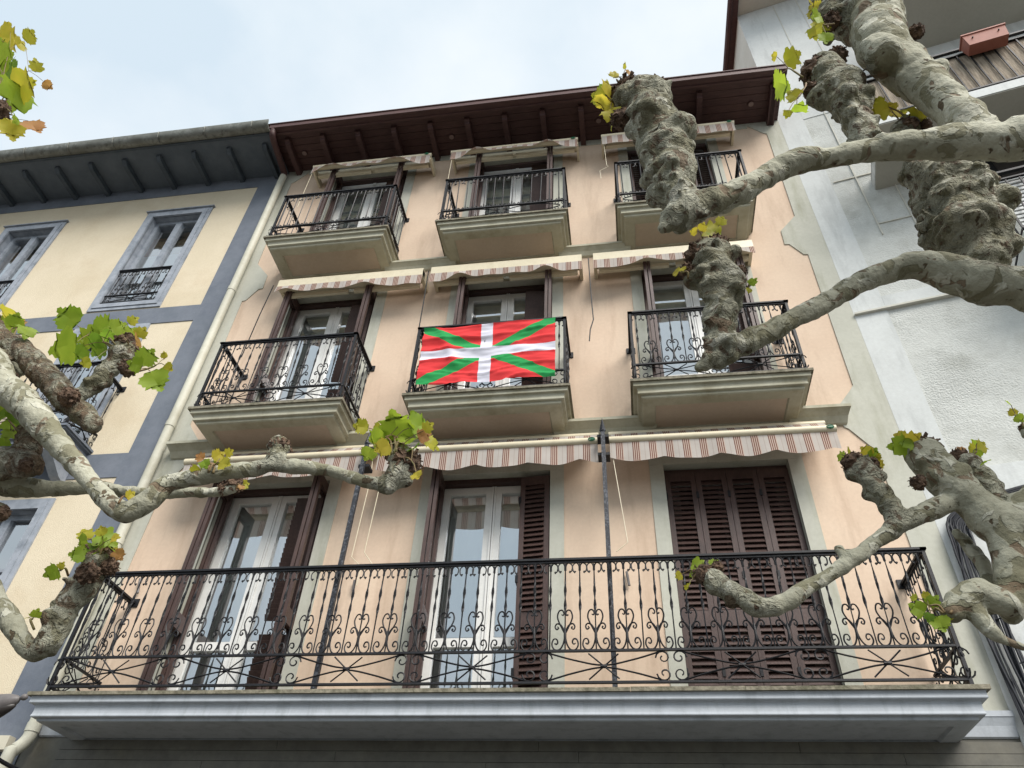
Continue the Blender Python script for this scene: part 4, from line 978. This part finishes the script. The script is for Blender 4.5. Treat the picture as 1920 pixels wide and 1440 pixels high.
def crust(tree, pts, seed, n=90):
    """ragged dead bark on the pollard heads: pts = [(px,py,r,y)]"""
    rnd = random.Random(seed)
    for px, py, r, y in pts:
        mb = MB()
        c, rr = pxw(px, py, r * .86, y); bm = bmesh.new(); bmesh.ops.create_icosphere(bm, subdivisions=3, radius=1)
        base = len(mb.v)
        for v in bm.verts:
            d = v.co.normalized(); k = 1 + .35 * noise.fractal(d * 3.2 + c * 7, .9, 2.2, 5); mb.v.append(c + d * rr * k)
        bm.verts.index_update(); mb.f += [tuple(v.index + base for v in f.verts) for f in bm.faces]; bm.free()
        for _ in range(n):
            d = Vector((rnd.gauss(0, 1), rnd.gauss(0, 1), rnd.gauss(0, 1) + .35)).normalized(); s = rr * rnd.uniform(.10, .26)
            p = c + d * rr * rnd.uniform(.85, 1.15); a = Vector((rnd.gauss(0, 1), rnd.gauss(0, 1), rnd.gauss(0, 1))).normalized(); a = (a * .7 + d * .6).normalized()
            b = a.orthogonal().normalized(); e = a.cross(b); mb.obox(p, a * s, b * s * rnd.uniform(.3, .6), e * s * .14)
        mb.build('bark_crust', 'crust', tree, fix=False)
# --- right tree
YA, YF, YH = -4.75, -4.45, -4.15
X = lambda lst, y: [pxw(a, b, r, y) for a, b, r in lst]
W = lambda x, y, z, r: (Vector((x, y, z)), r)
TRX, TRY = 2.55, -4.5
crotch = W(TRX - .05, TRY, 2.5, .17)
R_limbs = [
    dict(p=[W(TRX + .03, TRY - .02, -.05, .24), W(TRX, TRY, .4, .20), W(TRX, TRY, 1.4, .18), W(TRX - .02, TRY, 2.2, .18), crotch]),
    dict(p=[crotch, W(1.95, -4.65, 3.0, .10)] + X([(1990, 268, 46), (1900, 268, 41), (1810, 266, 37), (1720, 272, 32), (1640, 280, 26), (1560, 296, 23), (1490, 303, 27), (1430, 335, 24), (1370, 366, 29), (1310, 385, 33), (1270, 408, 34), (1245, 428, 14)], YA)),
    dict(p=X([(1285, 395, 40), (1258, 345, 50), (1248, 295, 54), (1232, 240, 60), (1215, 195, 56), (1205, 180, 44)], YA), knob=4),
    dict(p=X([(1850, 258, 34), (1800, 215, 39), (1745, 168, 41), (1690, 122, 44), (1655, 85, 48), (1643, 40, 49), (1630, -10, 56), (1615, -70, 50)], YA), knob=1),
    dict(p=X([(1655, 105, 40), (1642, 96, 34), (1640, 100, 28)], YA - .05)),
    dict(p=X([(1628, 275, 32), (1605, 225, 38), (1588, 185, 44), (1562, 152, 48), (1548, 132, 42)], YA + .03), knob=4),
    dict(p=X([(1600, 60, 30), (1575, 40, 40), (1560, 10, 44), (1555, -30, 40)], YA + .05), knob=3),
    dict(p=X([(1690, 275, 30), (1700, 245, 34), (1705, 240, 30)], YA + .12), knob=2),
    dict(p=[crotch, W(2.0, -4.48, 2.85, .11)] + X([(2010, 560, 50), (1920, 538, 46), (1850, 530, 48), (1770, 508, 38), (1700, 500, 27), (1620, 528, 22), (1540, 572, 21), (1460, 612, 22), (1390, 648, 27), (1340, 672, 27), (1312, 688, 13)], YF)),
    dict(p=X([(1850, 520, 52), (1832, 470, 70), (1800, 425, 84), (1790, 375, 84), (1765, 330, 62)], YF + .04), knob=4),
    dict(p=X([(1355, 655, 38), (1350, 605, 38), (1358, 560, 43), (1345, 515, 50), (1335, 480, 46)], YF), knob=4),
    dict(p=[crotch, W(2.05, -4.3, 2.65, .10)] + X([(2010, 945, 52), (1930, 985, 48), (1880, 985, 46), (1820, 940, 38), (1770, 890, 40), (1735, 855, 38)], YH), knob=1),
    dict(p=X([(1880, 970, 46), (1858, 925, 36), (1832, 895, 36), (1815, 872, 32)], YH + .06), knob=3),
    dict(p=X([(1890, 1000, 42), (1900, 1060, 36), (1892, 1120, 30), (1898, 1150, 24)], YH)),
    dict(p=X([(1890, 1135, 26), (1835, 1112, 29), (1800, 1130, 30), (1785, 1146, 24)], YH - .03), knob=0),
    dict(p=X([(1830, 1150, 20), (1855, 1180, 19), (1885, 1200, 11), (1930, 1218, 6)], YH - .03)),
    dict(p=X([(1795, 1000, 12), (1830, 1040, 15), (1850, 1080, 15), (1858, 1140, 16)], YH + .15)),
    dict(p=X([(1775, 945, 22), (1720, 968, 20), (1660, 1002, 18), (1590, 1055, 15), (1520, 1098, 16), (1460, 1135, 19), (1418, 1138, 20)], YH)),
    dict(p=X([(1425, 1140, 22), (1390, 1122, 25), (1355, 1100, 27), (1325, 1082, 28)], YH), knob=2),
    dict(p=X([(1690, 985, 22), (1665, 945, 25), (1640, 915, 29), (1618, 885, 29), (1608, 872, 24)], YH), knob=4),
    dict(p=X([(1580, 1038, 8), (1573, 1030, 9)], YH)),
    dict(p=X([(1960, 830, 20), (1925, 812, 14)], YH)),
]
rt = empty('plane_tree', (TRX, TRY, 0), 'pollarded plane tree with thick knobbly limbs in front of the white building', 'tree')
o = bpy.data.objects.new('trunk', tree_mesh('trunk', R_limbs, .0075, 11)); link(o, rt, (0, 0, 0))
crust(rt, [(1180, 178, 36, YA), (1165, 225, 22, YA), (1230, 168, 26, YA)], 1, 110)
crust(rt, [(1530, 135, 30, YA + .03), (1522, 170, 18, YA + .03), (1570, 105, 20, YA + .05)], 2)
crust(rt, [(1312, 480, 30, YF), (1345, 462, 24, YF), (1290, 510, 18, YF), (1388, 510, 14, YF)], 3)
crust(rt, [(1715, 330, 24, YF + .06)], 4); crust(rt, [(1705, 238, 20, YA + .10), (1735, 236, 14, YA + .10)], 5, 70)
crust(rt, [(1600, 868, 22, YH), (1635, 872, 16, YH)], 6); crust(rt, [(1735, 845, 30, YH), (1722, 905, 16, YH - .04)], 7); crust(rt, [(1800, 862, 22, YH + .06)], 8)
crust(rt, [(1320, 1078, 22, YH), (1345, 1065, 14, YH)], 9); crust(rt, [(1718, 60, 16, YA)], 10, 60); crust(rt, [(1918, 803, 9, YH)], 12, 40); crust(rt, [(1560, 40, 20, YA + .02)], 13, 70)
shoots(rt, (1165, 185), YA, [(1140, 165, 38, 'y'), (1132, 195, 40, 'y'), (1150, 216, 36, 'y'), (1120, 180, 30, 'y'), (1130, 172, 26, 'g'), (1146, 238, 16, 'y'), (1152, 138, 18, 'y'), (1172, 122, 14, 'y'), (1180, 135, 12, 'o')])
shoots(rt, (1515, 140), YA, [(1467, 158, 52, 'g'), (1488, 106, 36, 'y'), (1450, 105, 16, 'y'), (1486, 176, 28, 'y'), (1500, 203, 28, 'g'), (1476, 214, 16, 'y')])
shoots(rt, (1560, 45), YA, [(1526, 18, 30, 'y'), (1530, 32, 30, 'g'), (1540, 52, 34, 'y'), (1528, 60, 30, 'y'), (1548, 72, 26, 'g'), (1520, 5, 26, 'y')])
shoots(rt, (1705, 228), YA + .10, [(1648, 208, 34, 'y'), (1668, 200, 26, 'y'), (1685, 212, 32, 'y'), (1700, 205, 28, 'y'), (1722, 216, 36, 'y'), (1738, 208, 30, 'y'), (1645, 190, 20, 'y')])
shoots(rt, (1332, 456), YF, [(1332, 430, 40, 'y'), (1340, 440, 26, 'g'), (1353, 413, 20, 'y'), (1300, 434, 16, 'y'), (1318, 425, 18, 'y')]); shoots(rt, (1398, 530), YF - .05, [(1412, 527, 18, 'g'), (1404, 545, 12, 'y')]); shoots(rt, (1290, 515), YF - .03, [(1266, 510, 18, 'y'), (1280, 505, 14, 'y')])
shoots(rt, (1612, 868), YH, [(1576, 856, 20, 'g'), (1590, 845, 16, 'y'), (1600, 860, 18, 'g'), (1624, 846, 26, 'y'), (1638, 850, 24, 'g'), (1652, 870, 16, 'y'), (1648, 858, 14, 'y')])
shoots(rt, (1712, 842), YH, [(1684, 836, 36, 'g'), (1712, 822, 30, 'y'), (1685, 817, 22, 'y'), (1700, 830, 26, 'g')])
shoots(rt, (1825, 860), YH + .04, [(1800, 842, 16, 'o'), (1820, 840, 20, 'y'), (1846, 866, 20, 'g'), (1840, 836, 26, 'y'), (1825, 828, 12, 'g'), (1832, 852, 18, 'g')])
shoots(rt, (1318, 1066), YH, [(1272, 1080, 16, 'y'), (1310, 1060, 28, 'g'), (1340, 1056, 20, 'g'), (1288, 1100, 14, 'y'), (1300, 1075, 16, 'g')])
shoots(rt, (1775, 1135), YH - .05, [(1720, 1140, 30, 'g'), (1750, 1127, 26, 'g'), (1765, 1170, 32, 'g'), (1742, 1158, 18, 'd'), (1712, 1120, 14, 'y'), (1735, 1115, 14, 'y'), (1780, 1156, 14, 'y')])
shoots(rt, (1916, 800), YH, [(1890, 755, 14, 'g'), (1898, 772, 16, 'y'), (1912, 785, 18, 'g')])
# --- left tree
YM, YO, YR, YT = -4.45, -4.5, -4.3, -4.5
TLX, TLY = -3.0, -4.45
lc = W(TLX + .03, TLY, 2.45, .16)
L_limbs = [
    dict(p=[W(TLX - .03, TLY, -.05, .23), W(TLX, TLY, .4, .19), W(TLX, TLY, 1.4, .17), lc]),
    dict(p=[lc, W(-2.55, -4.45, 3.1, .08)] + X([(-70, 590, 26), (0, 636, 25), (50, 668, 25), (95, 715, 26), (130, 755, 25), (160, 782, 21), (178, 796, 18)], YM), old=1),
    dict(p=X([(135, 755, 20), (165, 728, 22), (200, 700, 26), (226, 672, 29), (236, 650, 26)], YM), knob=2),
    dict(p=[lc, W(-2.5, -4.5, 2.9, .09)] + X([(-60, 672, 36), (0, 718, 32), (60, 772, 29), (115, 838, 23), (165, 900, 19), (210, 948, 20), (240, 962, 20), (280, 938, 22), (320, 905, 19), (400, 890, 18), (480, 878, 17), (540, 874, 15), (620, 884, 14), (690, 905, 15), (728, 910, 18)], YO)),
    dict(p=X([(725, 910, 18), (742, 895, 26), (756, 872, 33), (752, 850, 30)], YO), knob=3),
    dict(p=[lc, W(-2.45, -4.3, 2.75, .07)] + X([(-60, 870, 36), (0, 895, 34), (45, 912, 24), (100, 915, 15), (180, 916, 14), (260, 924, 12), (340, 924, 11), (410, 922, 11), (440, 912, 12)], YR)),
    dict(p=X([(25, 890, 26), (45, 855, 26), (56, 828, 27), (50, 808, 22)], YR), knob=2, old=1),
    dict(p=X([(-20, 870, 34), (30, 868, 30), (62, 872, 22)], YR - .08), knob=1, old=1),
    dict(p=X([(515, 868, 22), (522, 845, 24), (524, 832, 20)], YO), knob=3),
    dict(p=[lc, W(-2.4, -4.3, 2.3, .06)] + X([(-60, 1095, 20), (0, 1140, 20), (35, 1190, 20), (66, 1222, 22), (98, 1200, 26)], YR)),
    dict(p=X([(92, 1205, 24), (112, 1172, 28), (130, 1135, 32), (158, 1092, 38), (182, 1060, 34)], YR), knob=3),
    dict(p=[lc, W(-2.95, -4.48, 3.6, .07)] + X([(-80, 330, 34), (-50, 240, 32), (-20, 205, 28)], YT), knob=1),
    dict(p=X([(-50, 690, 36), (-5, 700, 30), (25, 690, 22)], YM + .1)),
    dict(p=X([(-60, 960, 28), (-8, 962, 22), (2, 960, 16)], YR)),
]
ltree = empty('plane_tree', (TLX, TLY, 0), 'pollarded plane tree with slender crooked limbs in front of the beige house', 'tree')
o = bpy.data.objects.new('trunk', tree_mesh('trunk', L_limbs, .007, 23)); link(o, ltree, (0, 0, 0))
crust(ltree, [(238, 650, 26, YM), (240, 690, 18, YM - .04), (130, 745, 20, YM - .05)], 21); crust(ltree, [(760, 868, 32, YO), (738, 848, 22, YO)], 22, 110); crust(ltree, [(524, 838, 22, YO)], 23, 70)
crust(ltree, [(185, 1045, 30, YR), (165, 1075, 22, YR - .05), (205, 1062, 18, YR)], 24, 110); crust(ltree, [(440, 908, 18, YR), (420, 918, 14, YR)], 25, 70); crust(ltree, [(55, 815, 22, YR)], 26, 70); crust(ltree, [(-4, 205, 22, YT)], 27, 80); crust(ltree, [(15, 705, 20, YM + .1)], 28, 70); crust(ltree, [(3, 962, 16, YR - .05)], 29, 60); crust(ltree, [(390, 878, 12, YO)], 30, 50); crust(ltree, [(50, 872, 16, YR - .1)], 31, 50)
shoots(ltree, (0, 190), YT, [(10, 110, 60, 'g'), (46, 158, 56, 'y'), (30, 182, 62, 'g'), (22, 244, 42, 'y'), (64, 238, 38, 'o'), (30, 225, 18, 'g'), (55, 66, 28, 'y'), (68, 122, 24, 'y'), (90, 160, 18, 'o'), (18, 72, 46, 'y'), (38, 82, 24, 'y'), (14, 46, 12, 'y'), (5, 140, 50, 'g'), (-5, 90, 40, 'g'), (20, 130, 45, 'd')])
shoots(ltree, (15, 640), YM - .03, [(18, 592, 48, 'y'), (8, 612, 42, 'g'), (50, 622, 30, 'g'), (40, 604, 18, 'o'), (30, 600, 30, 'g')])
shoots(ltree, (225, 645), YM - .04, [(118, 650, 66, 'g'), (126, 594, 46, 'g'), (196, 614, 48, 'g'), (165, 634, 42, 'g'), (182, 655, 36, 'd'), (250, 600, 20, 'y'), (266, 622, 22, 'y'), (258, 640, 28, 'o'), (205, 632, 34, 'd'), (150, 662, 32, 'd'), (222, 612, 30, 'g'), (178, 640, 30, 'd'), (245, 625, 30, 'g'), (160, 680, 20, 'y')])
shoots(ltree, (250, 690), YM - .08, [(292, 715, 48, 'g'), (252, 682, 28, 'g'), (276, 668, 36, 'g'), (316, 690, 20, 'y'), (308, 665, 14, 'y')])
shoots(ltree, (40, 800), YR - .1, [(5, 762, 42, 'g'), (22, 800, 32, 'g'), (0, 776, 34, 'd'), (5, 832, 22, 'g'), (30, 780, 28, 'd'), (15, 815, 24, 'g')])
shoots(ltree, (745, 845), YO - .03, [(742, 798, 62, 'g'), (705, 822, 38, 'g'), (788, 798, 48, 'g'), (676, 800, 28, 'y'), (812, 832, 32, 'y'), (796, 816, 26, 'o'), (803, 800, 22, 'y'), (716, 840, 32, 'y'), (765, 824, 34, 'g'), (690, 852, 28, 'g'), (776, 776, 14, 'g'), (706, 800, 16, 'y'), (736, 776, 18, 'y'), (752, 815, 40, 'd'), (728, 830, 36, 'g'), (775, 838, 26, 'd'), (782, 892, 22, 'y')])
shoots(ltree, (400, 878), YO - .03, [(374, 856, 18, 'o'), (384, 870, 20, 'g'), (410, 854, 24, 'y'), (422, 870, 26, 'y'), (430, 848, 16, 'y'), (365, 886, 24, 'y'), (412, 866, 20, 'g')]); shoots(ltree, (450, 908), YR, [(460, 908, 16, 'y'), (452, 914, 12, 'o')])
shoots(ltree, (185, 1035), YR - .03, [(200, 1010, 42, 'g'), (160, 1000, 28, 'y'), (155, 1016, 28, 'g'), (180, 1022, 38, 'g'), (145, 1040, 30, 'g'), (216, 1008, 18, 'y'), (190, 995, 20, 'y'), (222, 1042, 24, 'o'), (172, 1030, 28, 'd'), (205, 1025, 26, 'g'), (212, 1030, 18, 'y')]); shoots(ltree, (130, 1065), YR - .05, [(95, 1075, 28, 'g'), (115, 1060, 14, 'y')]); shoots(ltree, (75, 1165), YR - .03, [(68, 1150, 18, 'g'), (52, 1158, 14, 'y')])
shoots(ltree, (225, 930), YO - .04, [(245, 928, 20, 'y')])
bpy.context.view_layer.update()
